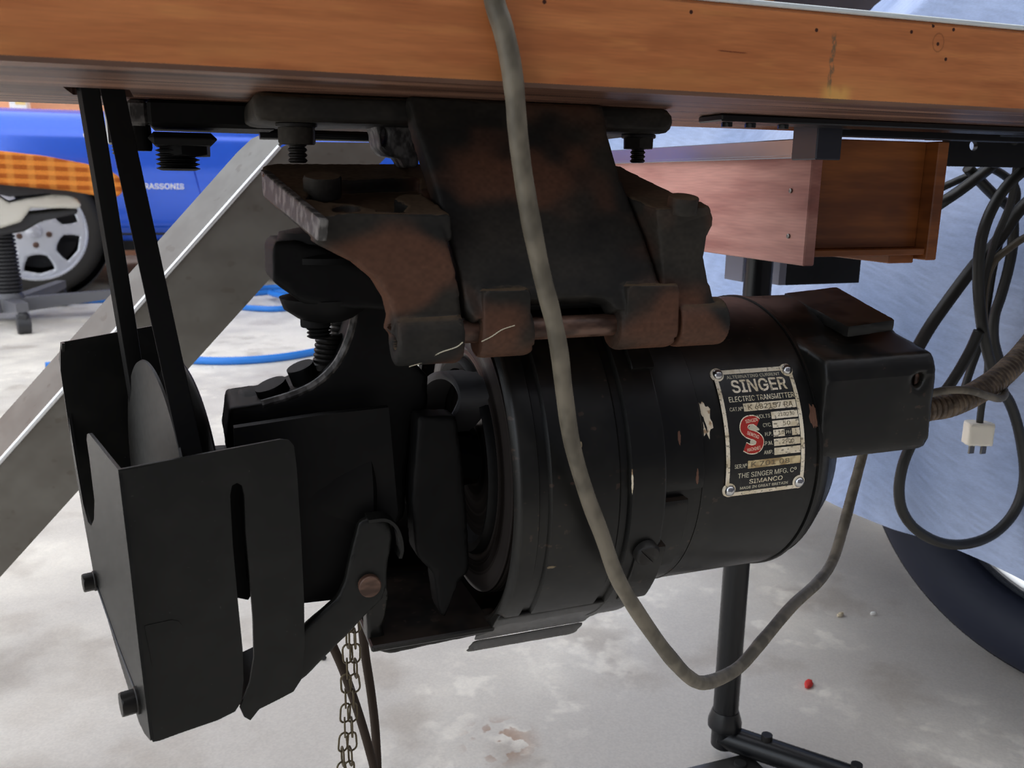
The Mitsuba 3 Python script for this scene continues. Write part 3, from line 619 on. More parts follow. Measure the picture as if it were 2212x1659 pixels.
# the S emblem
def uv(u, v): return ((u-.5)*NW, (.5-v)*NH)
sp = spline([uv(.425, .440), uv(.365, .415), uv(.275, .425), uv(.240, .475), uv(.285, .515), uv(.375, .540), uv(.425, .580), uv(.395, .630), uv(.310, .640), uv(.235, .615)], 6)
sl = LineString(sp[:, :2])
add(NP+'__emblem', onplate_(plate(sl.buffer(.0030, cap_style=2), .0004, .00012)), 'm_cream', False, 'red and cream S emblem')
add(NP+'__emblem', onplate_(plate(sl.buffer(.0024, cap_style=2), .0005, .00012)), 'm_logo', False, 'red S of the emblem')
for s, c, w, rot in (('SINGER', (.345, .419), .0085, 4), ('SEWING', (.345, .530), .0085, -24), ('MACHINES', (.345, .637), .0095, 5)):
    m = meshkit.text_mesh(s, 1.0, .1); b = m.bounds; v = np.array(m.vertices)
    v[:, 0] = ((v[:, 0]-b[0, 0])/(b[1, 0]-b[0, 0])-.5)*w; v[:, 1] = ((v[:, 1]-b[0, 1])/(b[1, 1]-b[0, 1])-.5)*.0021; v[:, 2] = .00062+(v[:, 2]-b[0, 2])*.0008
    r_ = math.radians(rot); x, y = v[:, 0].copy(), v[:, 1].copy(); cu = uv(*c)
    v[:, 0] = x*math.cos(r_)-y*math.sin(r_)+cu[0]; v[:, 1] = x*math.sin(r_)+y*math.cos(r_)+cu[1]
    add(NP+'__lettering', bend(trimesh.Trimesh(v, m.faces, process=False), NX, NTC, RN_), 'm_cream', False)
add(NP+'__emblem', onplate_(plate(Polygon([uv(.30, .585), uv(.315, .558), uv(.34, .556), uv(.36, .572), uv(.385, .565), uv(.385, .605), uv(.36, .612), uv(.33, .600), uv(.305, .610)]), .0004, .00012)), 'm_stamp2', False, 'pale grey machine shape in the emblem')
add(NP+'__emblem', onplate_(plate(Polygon([uv(.31, .49), uv(.30, .47), uv(.325, .455), uv(.36, .452), uv(.40, .468), uv(.43, .488), uv(.43, .500), uv(.36, .500)]), .0004, .00012)), 'm_stamp2', False, 'pale grey figure in the emblem')
for u, v in ((.055, .035), (.945, .035), (.055, .945), (.945, .945)):
    q = onc(NX+(u-.5)*NW, NTC+(.5-v)*NH/R, RN_); t = ang(q); nr = np.array([0, -math.cos(t), math.sin(t)])
    add(NP+'__rivet_washer', lathe([(-.0003, .0044), (.0008, .0042), (.001, .0036)], q, nr, 24), 'm_cream', 40)
    add(NP+'__rivet', lathe([(0, .0034)]+[(.0006+.0030*math.sin(w), .0034*math.cos(w)) for w in np.linspace(0, 1.5, 7)], q, nr, 24), 'm_bright', 60, 'domed steel rivet')
# flywheel, clutch plate and lever in the open part
add(CM+'__flywheel', lx([(.163, .060), (.159, .0615), (.1575, .066), (.1585, .068), (.1575, .070), (.1585, .074), (.1575, .080), (.159, .0860), (.163, .087), (.185, .087), (.185, .060)], 120), 'm_flywheel', 35, 'turned steel flywheel face with dull rings')
add(CM+'__clutch_disc', lx([(.185, .004), (.185, .0595), (.166, .0610), (.157, .0625), (.1535, .0605), (.155, .0555), (.168, .050), (.174, .030), (.174, .004)], 96), 'm_castdark', 40)
add(CM+'__clutch_hub', lx([(.085, .005), (.085, .022), (.118, .022), (.120, .030), (.140, .030), (.142, .020), (.176, .018)], 60), 'm_castdark', 40)
w0 = tube(spline([PX(*q, .150) for q in ((930, 905), (934, 860), (950, 822), (982, 808), (1012, 824), (1024, 860), (1008, 898), (984, 925), (962, 950))], 8), .004, section=[(-2.2, -.6), (2.2, -.6), (2.4, 0), (2.2, .6), (-2.2, .6), (-2.4, 0)], up=(1, 0, 0))
add(CM+'__brake_shoe', w0, 'm_worn2', 45, 'dusty grey brake shoe band')
yk = prismY([(905, 900), (985, 900), (1000, 1000), (1010, 1130), (1015, 1230), (990, 1260), (962, 1335), (950, 1325), (938, 1240), (900, 1200), (890, 1080)], .455, .018)
add(CM+'__clutch_fork', soft(yk, .003, 6), 'm_castdark', 45, 'dark clutch fork')
# the swept casting that carries the bearing
arch = prismY([(497, 884), (566, 874), (640, 851), (690, 824), (728, 785), (752, 735), (764, 690), (766, 640), (850, 640), (872, 720), (903, 790), (926, 815), (924, 885), (902, 905), (880, 1010), (874, 1120), (800, 1180), (700, 1180), (560, 1120), (505, 1010), (487, 960)], .478, .050)
add(CM+'__bearing_bracket', soft(arch, .0045, 5), 'm_castdark', 45)
ed = [P(*q, .4795) for q in ((566, 873), (640, 850), (690, 823), (728, 784), (752, 734), (764, 690), (766, 655))]
add(CM+'__bracket_edge', tube(spline(ed, 6), .0024, 8), 'm_worn', 45, 'worn pale edge of the casting')
bh = lx([(.0195, .018), (.0195, .046), (.022, .050), (.026, .052), (.062, .054), (.088, .057), (.092, .052), (.095, .030)], 64)
add(CM+'__bearing_housing', bh, 'm_castdark', 40)
add(CM+'__bearing_lid', prismY([(505, 925), (690, 897), (840, 880), (860, 1110), (770, 1290), (655, 1303), (560, 1290), (512, 1120)], .459, .006), 'm_castdark', 30)
for q, af in (((618, 850), .015), ((680, 812), .013)):
    c = P(*q, .510); add(CM+'__bracket_bolt', hexa(c+np.array([-.006, -.012, -.001]), unit((-.35, -.1, .93)), af*1.15, .011, .4), 'm_castdark', 30)
c = P(640, 858, .507); add(CM+'__bracket_washer', cyl(c+np.array([.004, 0, -.004]), c+np.array([.0025, 0, .004]), .0085, 24), 'm_castdark', 40)
# lower frame: a ring plate in front and a tray behind
fr = prismY([(788, 1232), (836, 1230), (840, 1300), (827, 1355), (832, 1380), (850, 1390), (1075, 1332), (1092, 1346), (1062, 1366), (842, 1413), (812, 1407), (795, 1385)], .456, .014)
add(CM+'__lower_frame', soft(fr, .003, 6), 'm_black', 45)
ty0, tz0 = .446, float(P(840, 1405, .446)[2])
add(CM+'__lower_tray', cat(cbox((float(P(800, 1300, .446)[0]), ty0, tz0), (.156, .560, tz0+.004), .001), cbox((float(P(800, 1300, .446)[0])+.006, .556, tz0), (.156, .560, tz0+.075), .001)), 'm_black', 30)
# clutch lever
lev = prismY([(775, 1128), (800, 1117), (840, 1120), (850, 1160), (842, 1205), (838, 1232), (838, 1262), (826, 1300), (800, 1322), (740, 1385), (652, 1472), (598, 1500), (598, 1420), (652, 1360), (728, 1293), (745, 1255), (757, 1195)], .446, .006)
add(CM+'__lever', softer(lev, .003, 3), 'm_sheet', 45, 'flat dark clutch lever')
hk = tube(spline([P(*q, .4485) for q in ((792, 1119), (828, 1116), (850, 1130), (861, 1155), (864, 1180), (860, 1198))], 8), .0026, section=[(-2.2, -.35), (2.2, -.35), (2.2, .35), (-2.2, .35)], up=(0, 1, 0))
add(CM+'__lever_hook', hk, 'm_sheet', 30)
c = P(797, 1262, .446); add(CM+'__lever_pivot', cyl(c+np.array([0, .06, 0]), c+np.array([0, -.004, 0]), .0062, 24), 'm_rust', 40, 'rusty pivot pin')
# pulley, turned a little out of line like its guard
GDIR = np.array([math.cos(math.radians(13.7)), math.sin(math.radians(13.7)), 0])
add(CM+'__pulley', lathe([(-.0260, .012), (-.0260, .030), (-.0252, .0675), (-.0252, .0718), (-.0240, .0724), (-.0230, .0705), (-.0195, .052), (-.0135, .052), (-.0095, .0705), (-.0085, .0722), (-.0072, .071), (-.0072, .020), (.018, .018), (.022, .018)], O0, GDIR, 96), 'm_sheet2', 40, 'grey V-belt pulley')

# ------------------------------------------------------------------ belt guard (turned a little out of line with the motor)
BG = thing('belt_guard', 'dark grey sheet metal belt guard around the pulley left of the motor', 'belt guard')
ya = math.radians(13.7); GD = np.array([math.cos(ya), math.sin(ya), 0]); GN = np.array([math.sin(ya), -math.cos(ya), 0])
G0 = P(255, 1015, .418)
front = [(255, 1015), (606, 949), (625, 951), (635, 963), (641, 1010), (650, 1150), (657, 1300), (658, 1400), (650, 1468), (634, 1494), (600, 1512), (560, 1532), (541, 1556), (528, 1549), (519, 1530), (540, 1475), (549, 1420), (547, 1340), (540, 1250), (531, 1150), (528, 1070), (523, 1049), (512, 1043), (501, 1049), (497, 1070), (503, 1180), (514, 1300), (524, 1400), (526, 1470), (521, 1515), (508, 1537), (470, 1556), (400, 1580), (345, 1600), (330, 1603), (325, 1585), (300, 1400), (280, 1220)]
add(BG+'__front_panel', prism(front, G0, GN, .0016), 'm_sheet', 30, 'slotted front panel')
left = [(255, 1015), (280, 1220), (300, 1400), (325, 1600), (312, 1585), (300, 1560), (262, 1440), (230, 1330), (204, 1250), (184, 1140), (167, 1040), (150, 930), (131, 800), (127, 775), (131, 740), (134, 742), (132, 790), (142, 860), (156, 950), (166, 1010), (180, 1090), (190, 1128), (197, 1136), (203, 1122), (204, 1080), (199, 1040), (193, 990), (187, 950), (188, 938), (192, 936)]
add(BG+'__side_plate', prism(left, G0, -GD, .0016), 'm_sheet', 30, 'side plate with a deep shaft notch')
back_o = PP(131, 740, G0, -GD); 
backp = [(131, 740), (330, 704), (352, 706), (400, 790), (428, 900), (440, 1000), (445, 1180), (186, 1142), (167, 1040), (150, 930), (131, 800)]
add(BG+'__back_panel', prism(backp, back_o, GN, .0016), 'm_sheet', 30)
# bottom returns: the sheet turns back under the pulley
def ret(pts, d):
    a = [PP(*q, G0, GN) for q in pts]; m = [w-GN*d*(.25)*1.0+np.array([0, 0, -.002]) for w in a]; b = [w-GN*d+np.array([0, 0, .004]) for w in a]
    V = np.array([a, m, b]); n = len(a); f = []
    for r_ in range(2):
        for k in range(n-1): i = r_*n+k; f += [[i, i+1, i+n+1], [i, i+n+1, i+n]]
    V = V.reshape(-1, 3); k = len(V); nrm = np.array([0, 0, .0014]); f = np.array(f)
    return trimesh.Trimesh(np.vstack([V, V+nrm]), np.vstack([f, f[:, ::-1]+k]), process=False)
add(BG+'__bottom_return', ret([(332, 1602), (400, 1580), (470, 1556), (508, 1537), (520, 1518)], .045), 'm_sheet', 45)
add(BG+'__bottom_return', ret([(541, 1555), (560, 1532), (600, 1512), (634, 1494), (652, 1466)], .05), 'm_sheet', 45)
add(BG+'__front_tab', prism([(312, 1352), (372, 1339), (386, 1342), (394, 1352), (398, 1405), (393, 1420), (380, 1428), (330, 1443)], G0+GN*.0004, GN, .0010, r=.0004), 'm_sheet', 30)
add(BG+'__front_tab', prism([(256, 1018), (335, 1004), (346, 1012), (352, 1060), (356, 1120), (275, 1130)], G0+GN*.0003, GN, .0008, r=.0004), 'm_sheet', 30)
s0 = [PP(*q, G0, -GD)-GD*.0002 for q in ((204, 1246), (250, 1378), (288, 1478), (297, 1500))]
add(BG+'__side_seam', tube(spline(s0, 6), .0006, 6), 'm_blacksteel', 40)
for (q, af, hh) in (((298, 1512), .011, .0065), ((207, 1254), .0095, .0055)):
    c = PP(*q, G0, -GD); add(BG+'__guard_bolt', cat(cyl(c+GD*.001, c-GD*.0016, af*.62, 20), hexa(c-GD*.0014, -GD, af, hh, .4)), 'm_bolt', 30, 'small hexagon bolt head')
add(BG+'__stay', prism([(478, 1040), (556, 1025), (558, 1262), (536, 1296), (506, 1290)], G0-GN*.014, GN, .004), 'm_castdark', 30)
add(BG+'__stay_arm', prism([(545, 1222), (602, 1214), (602, 1258), (548, 1266)], G0-GN*.0018, GN, .035), 'm_castdark', 30)

# ------------------------------------------------------------------ the belt
RB = .0635; XB = -.0165
TF, TBk = PZ(240, 195, ZU), PZ(194, 203, ZU)
tf = np.array([TF[0], TF[1], ZU]); tb = np.array([TBk[0], TBk[1], ZU])
PERP = np.array([-math.sin(ya), math.cos(ya), 0]); bot_arc = [O0+GD*XB-PERP*RB*math.cos(t)-np.array([0, 0, RB*math.sin(t)]) for t in np.linspace(-.12, math.pi+.12, 40)]
up_b = [bot_arc[-1]+(tb-bot_arc[-1])*k for k in np.linspace(.04, 1, 18)]
d_b, d_f = unit(tb-bot_arc[-1]), unit(tf-bot_arc[0])
tipb, tipf = tb+d_b*.14, tf+d_f*.14
mid = (tipb+tipf)/2; rad = (tipb-tipf)/2
top_arc = [mid+rad*math.cos(t)+np.array([0, 0, np.linalg.norm(rad)*math.sin(t)]) for t in np.linspace(0, math.pi, 16)]
dn_f = [tipf+(bot_arc[0]-tipf)*k for k in np.linspace(.04, .98, 26)]
loop = np.array(bot_arc+up_b+[tb+d_b*.07]+top_arc+dn_f)
sec = [(-.70, -.66), (.70, -.66), (.78, -.6), (1, .62), (.92, .66), (-.92, .66), (-1, .62), (-.78, -.6)]
add('drive_belt', tube(loop, .0054, closed=True, section=sec, up=(GD[0], GD[1], 0)), 'm_belt', 35, 'black rubber V-belt running up from the pulley through the table', 'belt')
slot = cbox((min(tf[0], tb[0])-.0085, tf[1]-.008, ZU-.01), (max(tf[0], tb[0])+.0085, tb[1]+.009, ZT+.01), .001)
scene[TB+'__tabletop'] = mikit.ply(tm(top-slot), 'm_wood', smooth=30)
scene[TB+'__laminate_top'] = mikit.ply(tm(cbox((-.752, YF-.001, ZT-.0022), (1.122, .587, ZT), .0005)-slot), 'm_laminate', smooth=30)

# ------------------------------------------------------------------ cords and cables
k0 = [(1068, 0, .366)]
c0_ = P(1066, -40, .367)
pts = [np.array([c0_[0]-.006, .56, ZT+.0055]), np.array([c0_[0]-.004, .45, ZT+.0055]), np.array([c0_[0]-.003, .392, ZT+.0062]), np.array([c0_[0]-.002, .3685, ZT+.001])]
pts += [P(*q) for q in ((1070, 10, .3695), (1086, 60, .3690), (1102, 130, .3690), (1112, 205, .3690), (1119, 290, .370), (1131, 385, .372), (1149, 490, .374), (1171, 595, .376), (1195, 690, .378), (1209, 765, .381), (1219, 850, .386), (1236, 960, .390), (1268, 1070, .391), (1300, 1155, .391), (1330, 1240, .391), (1363, 1300, .393), (1410, 1370, .396), (1452, 1425, .400), (1488, 1462, .405), (1518, 1475, .412), (1560, 1463, .424), (1602, 1436, .436), (1652, 1378, .456), (1712, 1308, .486), (1768, 1256, .515), (1800, 1208, .535), (1824, 1130, .556), (1841, 1065, .570), (1861, 990, .586), (1880, 920, .60))]
sp = spline(pts, 8); kk = np.linspace(0, 1, len(sp))
wob = np.array([meshkit.fbm(np.array([[t*60, 1., 2.]]), 2)[0] for t in kk])
rad_ = np.interp(np.arange(len(sp))/8, [0, 4, 20, 27, 30, 36], [.0044, .0044, .0042, .0041, .0043, .0043])*(.95+.12*wob)
add('power_cord', tube(sp, rad_, 16), 'm_cable', True, 'old beige-grey cord hanging over the table front and looping below the motor', 'cord')
CO = thing('conduit', 'ribbed brown metal flexible conduit running right from the motor end cap', 'conduit')
cp = spline([np.array([.436, .50, float(P(2010, 884, .5)[2])+.004]), P(1960, 890, .5), P(2010, 882, .50), P(2050, 875, .50), P(2099, 854, .505), P(2150, 822, .515), P(2186, 790, .525), P(2216, 758, .535), P(2262, 695, .55), P(2305, 600, .565), P(2325, 480, .565), P(2332, 370, .562), P(2334, 270, .560)], 40)
L = np.concatenate([[0], np.cumsum(np.linalg.norm(np.diff(cp, axis=0), axis=1))]); nn = int(L[-1]/.00055)
li = np.linspace(0, L[-1], nn); cp = np.stack([np.interp(li, L, cp[:, k]) for k in range(3)], -1)
ph = np.mod(li/.0052, 1); rr = .0096-.0028*np.clip(np.abs(ph-.5)*2-.55, 0, 1)/.45
add(CO+'__ribbed_tube', tube(cp, rr, 26), 'm_conduit', 50)
c = cp[3]; add(CO+'__end_nut', hexa(cp[0]-np.array([.001, 0, 0]), cp[12]-cp[0], .021, .007), 'm_conduit', 30)
dz = np.array([-.004, 0, 0])
lp = spline([P(1975, 862, .486), P(2008, 851, .486), P(2045, 843, .486), P(2095, 844, .486), P(2130, 854, .490), P(2158, 861, .496), P(2170, 853, .505), P(2166, 840, .525), P(2140, 836, .535), P(2090, 858, .53), P(2040, 858, .515), P(1990, 868, .512)], 10)
add('tied_cord', tube(lp, .0030, 12), 'm_cable', True, 'thin grey cord looped once around the ribbed conduit beside the end cap', 'cord')
def cab(name, pts, w, lab, mat='m_cord', group=None, Y=.615):
    p = [(q[0], q[1], q[2] if len(q) > 2 else Y) for q in pts]
    return add(name, pxtube(p, w, 10, 12), mat, True, lab, 'cable', group)
cab('hanging_cable', [(1985, 468, .70), (2008, 458, .65), (2030, 441), (2070, 414), (2105, 388), (2150, 352), (2190, 300, 0.575), (2215, 268, 0.541)], 24, 'dark cable passing behind the drawer and rising right to the bracket, lower of two')
cab('hanging_cable', [(1990, 434, 0.71), (2012, 420, 0.66), (2036, 405, 0.635), (2080, 385, 0.635), (2125, 365, 0.635), (2160, 330, 0.635), (2180, 280, 0.575), (2185, 268, 0.545)], 16, 'thin dark cable passing behind the drawer, upper of two')
cab('hanging_cable', [(2292, 262, .562), (2270, 292, .572), (2240, 330, 0.580), (2212, 366, 0.580), (2180, 396, 0.580), (2156, 428, 0.580), (2136, 466, 0.580), (2122, 508, 0.580), (2115, 552, 0.580), (2113, 600, 0.580), (2116, 660, 0.580), (2123, 715, 0.580), (2137, 775, 0.580), (2155, 830, 0.580), (2180, 868, 0.580), (2197, 915, 0.580), (2209, 975, 0.580), (2213, 1030, 0.580), (2203, 1080, 0.580), (2178, 1124, 0.580), (2135, 1160, 0.580), (2080, 1176, 0.580), (2026, 1170, 0.580), (1978, 1143, 0.580), (1950, 1105, 0.580), (1942, 1060, 0.580), (1949, 1010, 0.580), (1966, 965, 0.580), (2000, 900, 0.580), (2054, 828, 0.580), (2092, 765, 0.580), (2115, 715, 0.580)], 22, 'long dark cable forming the big loop that hangs lowest under the conduit')
cab('hanging_cable', [(2345, 262, .562), (2335, 310, .58), (2305, 365, .60), (2270, 400, 0.605), (2225, 432, 0.605), (2195, 462, 0.605), (2170, 500, 0.605), (2140, 538, 0.605), (2112, 566, 0.605), (2085, 600, 0.605), (2048, 650, 0.605), (2010, 704, 0.605), (1980, 756, 0.605), (1960, 800, 0.605), (1950, 860, 0.605), (1958, 930, 0.605)], 27, 'thick black cable running diagonally down left to behind the motor end cap')
cab('hanging_cable', [(2090, 362, 0.625), (2116, 390, 0.625), (2150, 424, 0.625), (2182, 450, 0.625), (2189, 490, 0.625), (2186, 540, 0.625), (2176, 590, 0.625), (2162, 640, 0.625), (2148, 685, 0.625), (2147, 735, 0.625), (2160, 785, 0.625), (2180, 850, 0.625)], 22, 'dark cable hanging straight down, rightmost strand of the bundle above the conduit')
cab('hanging_cable', [(2380, 264, .562), (2378, 330, .58), (2350, 420, .595), (2310, 462, .595), (2265, 488, 0.595), (2212, 514, 0.595), (2178, 538, 0.595), (2152, 560, 0.595), (2135, 592, 0.595), (2126, 642, 0.595), (2126, 693, 0.595), (2134, 750, 0.595), (2146, 800, 0.595), (2158, 850, 0.595)], 16, 'thin brownish grey cable bending in from the right edge and down through the bundle', 'm_cable_dk')
cab('hanging_cable', [(2136, 360, 0.635), (2165, 376, 0.635), (2188, 396, 0.635), (2196, 425, 0.635), (2180, 470, 0.635), (2160, 520, 0.635), (2145, 580, 0.635), (2132, 660, 0.635), (2118, 735, 0.635), (2096, 800, 0.635), (2080, 850, 0.635)], 17, 'thin dark cable arching out of the bracket at the top of the bundle')
PL = thing('mains_plug', 'cream two-pin mains plug hanging upside down on a dark cable under the conduit', 'plug')
pz = .595
pl_c = P(2113, 935, pz); s = depth(pl_c)/F
pu = unit(np.array([.9, -.38, 0])); pv = np.array([0, 0, 1.]); pw = np.cross(pu, pv)   # pw points away from the camera's side
if pw[1] < 0: pw = -pw
def plq(pts2, z0, z1):   # outline in (u, w), extruded upwards
    return ext(Polygon(pts2), z1-z0, pl_c+np.array([0, 0, z0]), pu, np.cross([0, 0, 1.], pu))
hw = 28*s; dpw = 24*s
bodyp = plq([(-hw*.95, -dpw*.75), (hw*.85, -dpw*.75), (hw, -dpw*.5), (hw, dpw*.5), (hw*.7, dpw), (-hw*.7, dpw), (-hw*1.0, dpw*.5)], -25*s, 23*s)
add(PL+'__plug_body', soft(bodyp, .003, 5), 'm_plug', 45)
for k in (-.1, .25): add(PL+'__plug_groove', cbox(pl_c+pu*(-hw*.0)+np.array([-.001, -.001, k*20*s]), pl_c+pu*(hw*.0)+np.array([.001, .001, k*20*s+.0006]), .0002), 'm_cream')
for du, lab in ((-.35, 'flat metal pin'), (.55, 'flat metal pin')):
    a = pl_c+pu*hw*du-np.array([0, 0, 22*s]); add(PL+'__plug_pin', cbox(a-np.array([.0032, .0010, 25*s]), a+np.array([.0032, .0010, 0]), .0004), 'm_steel', 30)
add(PL+'__plug_cable', pxtube([(2116, 915, pz), (2120, 880, pz), (2127, 840, pz), (2134, 790, pz), (2130, 735, pz), (2122, 680, pz), (2128, 600, pz), (2150, 520, pz), (2185, 430, .59), (2200, 330, .585), (2215, 268, .58)], 15, 10, 12), 'm_cord', True)
# chains and cords below the clutch lever
def link(L, w, r):
    a = (L-w)/2; p = [(w/2*math.cos(t), a+w/2*math.sin(t)) for t in np.linspace(0, math.pi, 7)]+[(w/2*math.cos(t), -a+w/2*math.sin(t)) for t in np.linspace(math.pi, 2*math.pi, 7)]
    return tube(np.array([(x, 0, y) for x, y in p]), r, 6, closed=True)
LK = mikit.ply(link(.0150, .0072, .00075), 'm_chain', smooth=40)
def chain(lab, px, Y):
    key = thing('chain', lab, 'chain', 'link chains below the clutch lever')
    line = spline([P(a, b, Y) for a, b in px], 10); L = np.concatenate([[0], np.cumsum(np.linalg.norm(np.diff(line, axis=0), axis=1))])
    n = int(L[-1]/.0118)
    for k in range(n):
        c = np.array([np.interp((k+.5)*.0118, L, line[:, j]) for j in range(3)])
        scene[key+'__link'+(f'_{k:03d}' if k else '')] = {**LK, 'to_world': T().translate(c.tolist()).rotate([0, 0, 1], 12+80*(k % 2)+random.uniform(-14, 14)).rotate([0, 1, 0], random.uniform(-7, 7))}
chain('thin brass-coloured link chain under the clutch lever, left one of the two', [(752, 1330), (751, 1400), (750, 1440), (747, 1490), (746, 1530), (745, 1570), (742, 1600), (740, 1640), (735, 1720)], .575)
chain('thin brass-coloured link chain under the clutch lever, right one of the two', [(766, 1330), (767, 1400), (768, 1450), (765, 1490), (762, 1530), (760, 1570), (760, 1600), (756, 1640), (752, 1720)], .575)
add('pedal_cord', pxtube([(690, 1330, .60), (717, 1391, .60), (741, 1446, .60), (762, 1504, .60), (780, 1558, .60), (798, 1621, .60), (809, 1670, .60), (815, 1760, .60)], 19, 10, 12), 'm_brown', True, 'dark brown pedal cord slanting in from the left, in front of the chains', 'cord', 'pedal cords')
add('pedal_cord', pxtube([(780, 1330, .615), (789, 1414, .615), (800, 1486, .615), (809, 1558, .615), (813, 1612, .615), (815, 1660, .615), (816, 1760, .615)], 19, 10, 12), 'm_brown', True, 'dark brown pedal cord hanging almost straight, right of the chains', 'cord', 'pedal cords')

# ------------------------------------------------------------------ the aluminium beam leaning behind the motor
AB = thing('aluminium_beam', 'grey aluminium channel beam leaning diagonally behind the belt and the motor', 'beam')
YA = .98
def beam_line(p, q, k): a, b = P(*p, YA), P(*q, YA); return a+(b-a)*k
u0, u1 = P(0, 999, YA), P(560, 368, YA); bd = unit(u1-u0)
l0, l1 = P(0, 1247, YA), P(585, 600, YA)
ku = (u0[2]-.004)/-bd[2]; foot_u = u0+bd*ku; bl = unit(l1-l0); foot_l = l0+bl*((l0[2]-.004)/-bl[2])
def xz(p): return (p[0], p[2])
facep = Polygon([xz(foot_u), xz(u0), xz(u1), xz(P(598, 324, YA)), xz(P(630, 306, YA)), xz(P(845, 308, YA)), xz(P(838, 335, YA)), xz(l1), xz(foot_l)])
add(AB+'__web', ext(facep, .003, np.array([0, YA+.003, 0]), np.array([1., 0, 0]), np.array([0, 0, 1.])), 'm_alu', 30, 'wide face of the channel')
fl = []
for (a, b) in (((0, 999), (0, 906)), ((259, 705), (228, 655)), ((560, 368), (541, 314))):
    p = P(*a, YA); best = min((abs(np.dot(P(*b, y)-p, bd)), y) for y in np.linspace(YA+.005, YA+.25, 200)); fl.append((p, P(*b, best[1])))
wv = np.mean([q-p-bd*np.dot(q-p, bd) for p, q in fl], 0); wl = np.linalg.norm(wv); wv = unit(wv); fn_ = np.cross(bd, wv)
q0 = foot_u+np.array([0, .0, 0]); Lb = np.linalg.norm(u1-foot_u)+.012
flp = Polygon([(0.06, 0), (Lb+.03, 0), (Lb+.035, wl*.5), (Lb+.012, wl*.93), (Lb-.01, wl), (0.06, wl)])
add(AB+'__flange', ext(flp, .003, q0, bd, wv), 'm_alu', 30, 'narrow upper flange')
off = wv*wl
add(AB+'__edge', tube(np.array([q0+off+bd*.06, q0+off+bd*(Lb-.01)]), .0022, 8), 'm_alu_edge', True, 'bright sheared edge')
add(AB+'__edge', tube(np.array([q0+bd*.0, q0+bd*(Lb+.02)])+np.array([0, -.0006, .001]), .0028, 8), 'm_alu_edge', True, 'bright rounded corner')

# ------------------------------------------------------------------ blue hose on the floor
hp = [(-60, 664), (60, 660), (230, 654), (400, 648), (532, 641), (614, 635), (690, 640), (715, 652), (690, 662), (643, 669), (601, 674), (554, 673), (508, 667), (478, 652), (500, 638), (541, 630), (598, 625), (700, 626), (800, 640), (790, 664), (720, 668), (642, 662), (605, 655), (585, 650), (600, 645), (700, 648), (860, 680), (900, 720), (800, 745), (690, 766), (600, 781), (500, 788), (405, 786), (300, 780), (100, 800)]
hz = [.0125]*7+[.0135, .014, .014, .014, .014, .014, .02, .035, .0125, .0125, .0125, .0125, .02, .036, .036, .036, .036, .030, .020]+[.0125]*9
hs = spline([np.array([*PZ(a, b, 0)[:2], 0])+np.array([0, 0, z]) for (a, b), z in zip(hp, hz)], 10)
add('blue_hose', tube(hs, .0122, 12), 'm_hose', True, 'bright blue hose lying in loops on the concrete floor behind the motor', 'hose')

# ------------------------------------------------------------------ the car
CB = thing('car', 'bright blue car with a silver alloy wheel parked at the back of the garage', 'car')
CO_ = PZ(75, 641, 0); CO_[2] = 0
_e = PZ(600, 624, 0)-CO_; th = math.atan2(_e[1], _e[0]); CU = np.array([math.cos(th), math.sin(th), 0]); CN = np.array([math.sin(th), -math.cos(th), 0])   # CN towards the camera
def cp_(px, py, out=0.0): return PP(px, py, CO_+CN*out, CN)
def cuv(px, py, out=0.0): q = cp_(px, py, out)-CO_; return float(q @ CU), float(q[2])
hub = cuv(72, 499); RT_ = hub[1]
RR = RT_*.735
hs_ = lambda y, o=.03: cuv(200, y, o)[1]
hA = cuv(170, 238, -.05)[1]; 
prof = [(-1.7, .30), (-.06, .17), (-.02, .24), (.0, .34), (.025, .46), (.045, .60), (.045, .72), (.02, .82)]
zt0 = cuv(170, 262, .02)[1]
prof = [(-1.7, .25), (-.10, .25), (-.06, .27), (.0, .34), (.028, .46), (.045, zt0*.72), (.048, zt0*.84), (.042, zt0*.93), (.018, zt0*.985), (-.02, zt0+.02), (-.10, zt0+.05), (-.25, zt0+.065), (-.6, zt0+.085), (-1.1, zt0+.09), (-1.7, zt0+.06)]
pp = spline([np.array([a, b, 0]) for a, b in prof[1:]], 5)[:, :2]
body = ext(Polygon([tuple(q) for q in pp]+[(-1.7, .25)]), 4.3, CO_-CU*1.35, CN, np.array([0, 0, 1.]))
cdir = np.cross(CN, [0, 0, 1.])
if cdir @ CU < 0: body = ext(Polygon([tuple(q) for q in pp]+[(-1.7, .25)]), 4.3, CO_+CU*2.95, CN, np.array([0, 0, 1.]))
hubp = CO_+CU*hub[0]+np.array([0, 0, hub[1]])
archc = mf(cyl(hubp-CN*.32, hubp+CN*.3, RT_*1.10, 64))
body = body-archc
sm = cuv(416, 372, .045); sm2 = cuv(444, 470, .04)
for (qa, qb) in (((414, 330), (420, 372)), ((420, 372), (447, 470)), ((447, 470), (452, 600))):
    a, b = cp_(*qa, .03), cp_(*qb, .03); x = unit(b-a); L_ = np.linalg.norm(b-a)
    body = body-cbox((-.002, -.003, -.012), (L_+.002, .003, .2), .0005).transform(frame(a, x, np.cross(CN, x), CN))
add(CB+'__body', body, 'm_car', 25, 'glossy bright blue bodywork')
add(CB+'__underbody', ext(Polygon([(-1.6, .20), (-.14, .20), (-.10, .262), (-1.6, .262)]), 4.2, CO_+CU*(2.9 if cdir @ CU < 0 else -1.3), CN, np.array([0, 0, 1.])), 'm_carblack', 30)
add(CB+'__wheel_liner', lathe([(-.30, .02), (-.30, RT_*1.09), (.0, RT_*1.09), (.0, RT_*1.075), (-.28, RT_*1.07), (-.28, .02)], hubp, CN, 64, False), 'm_carblack', 30)
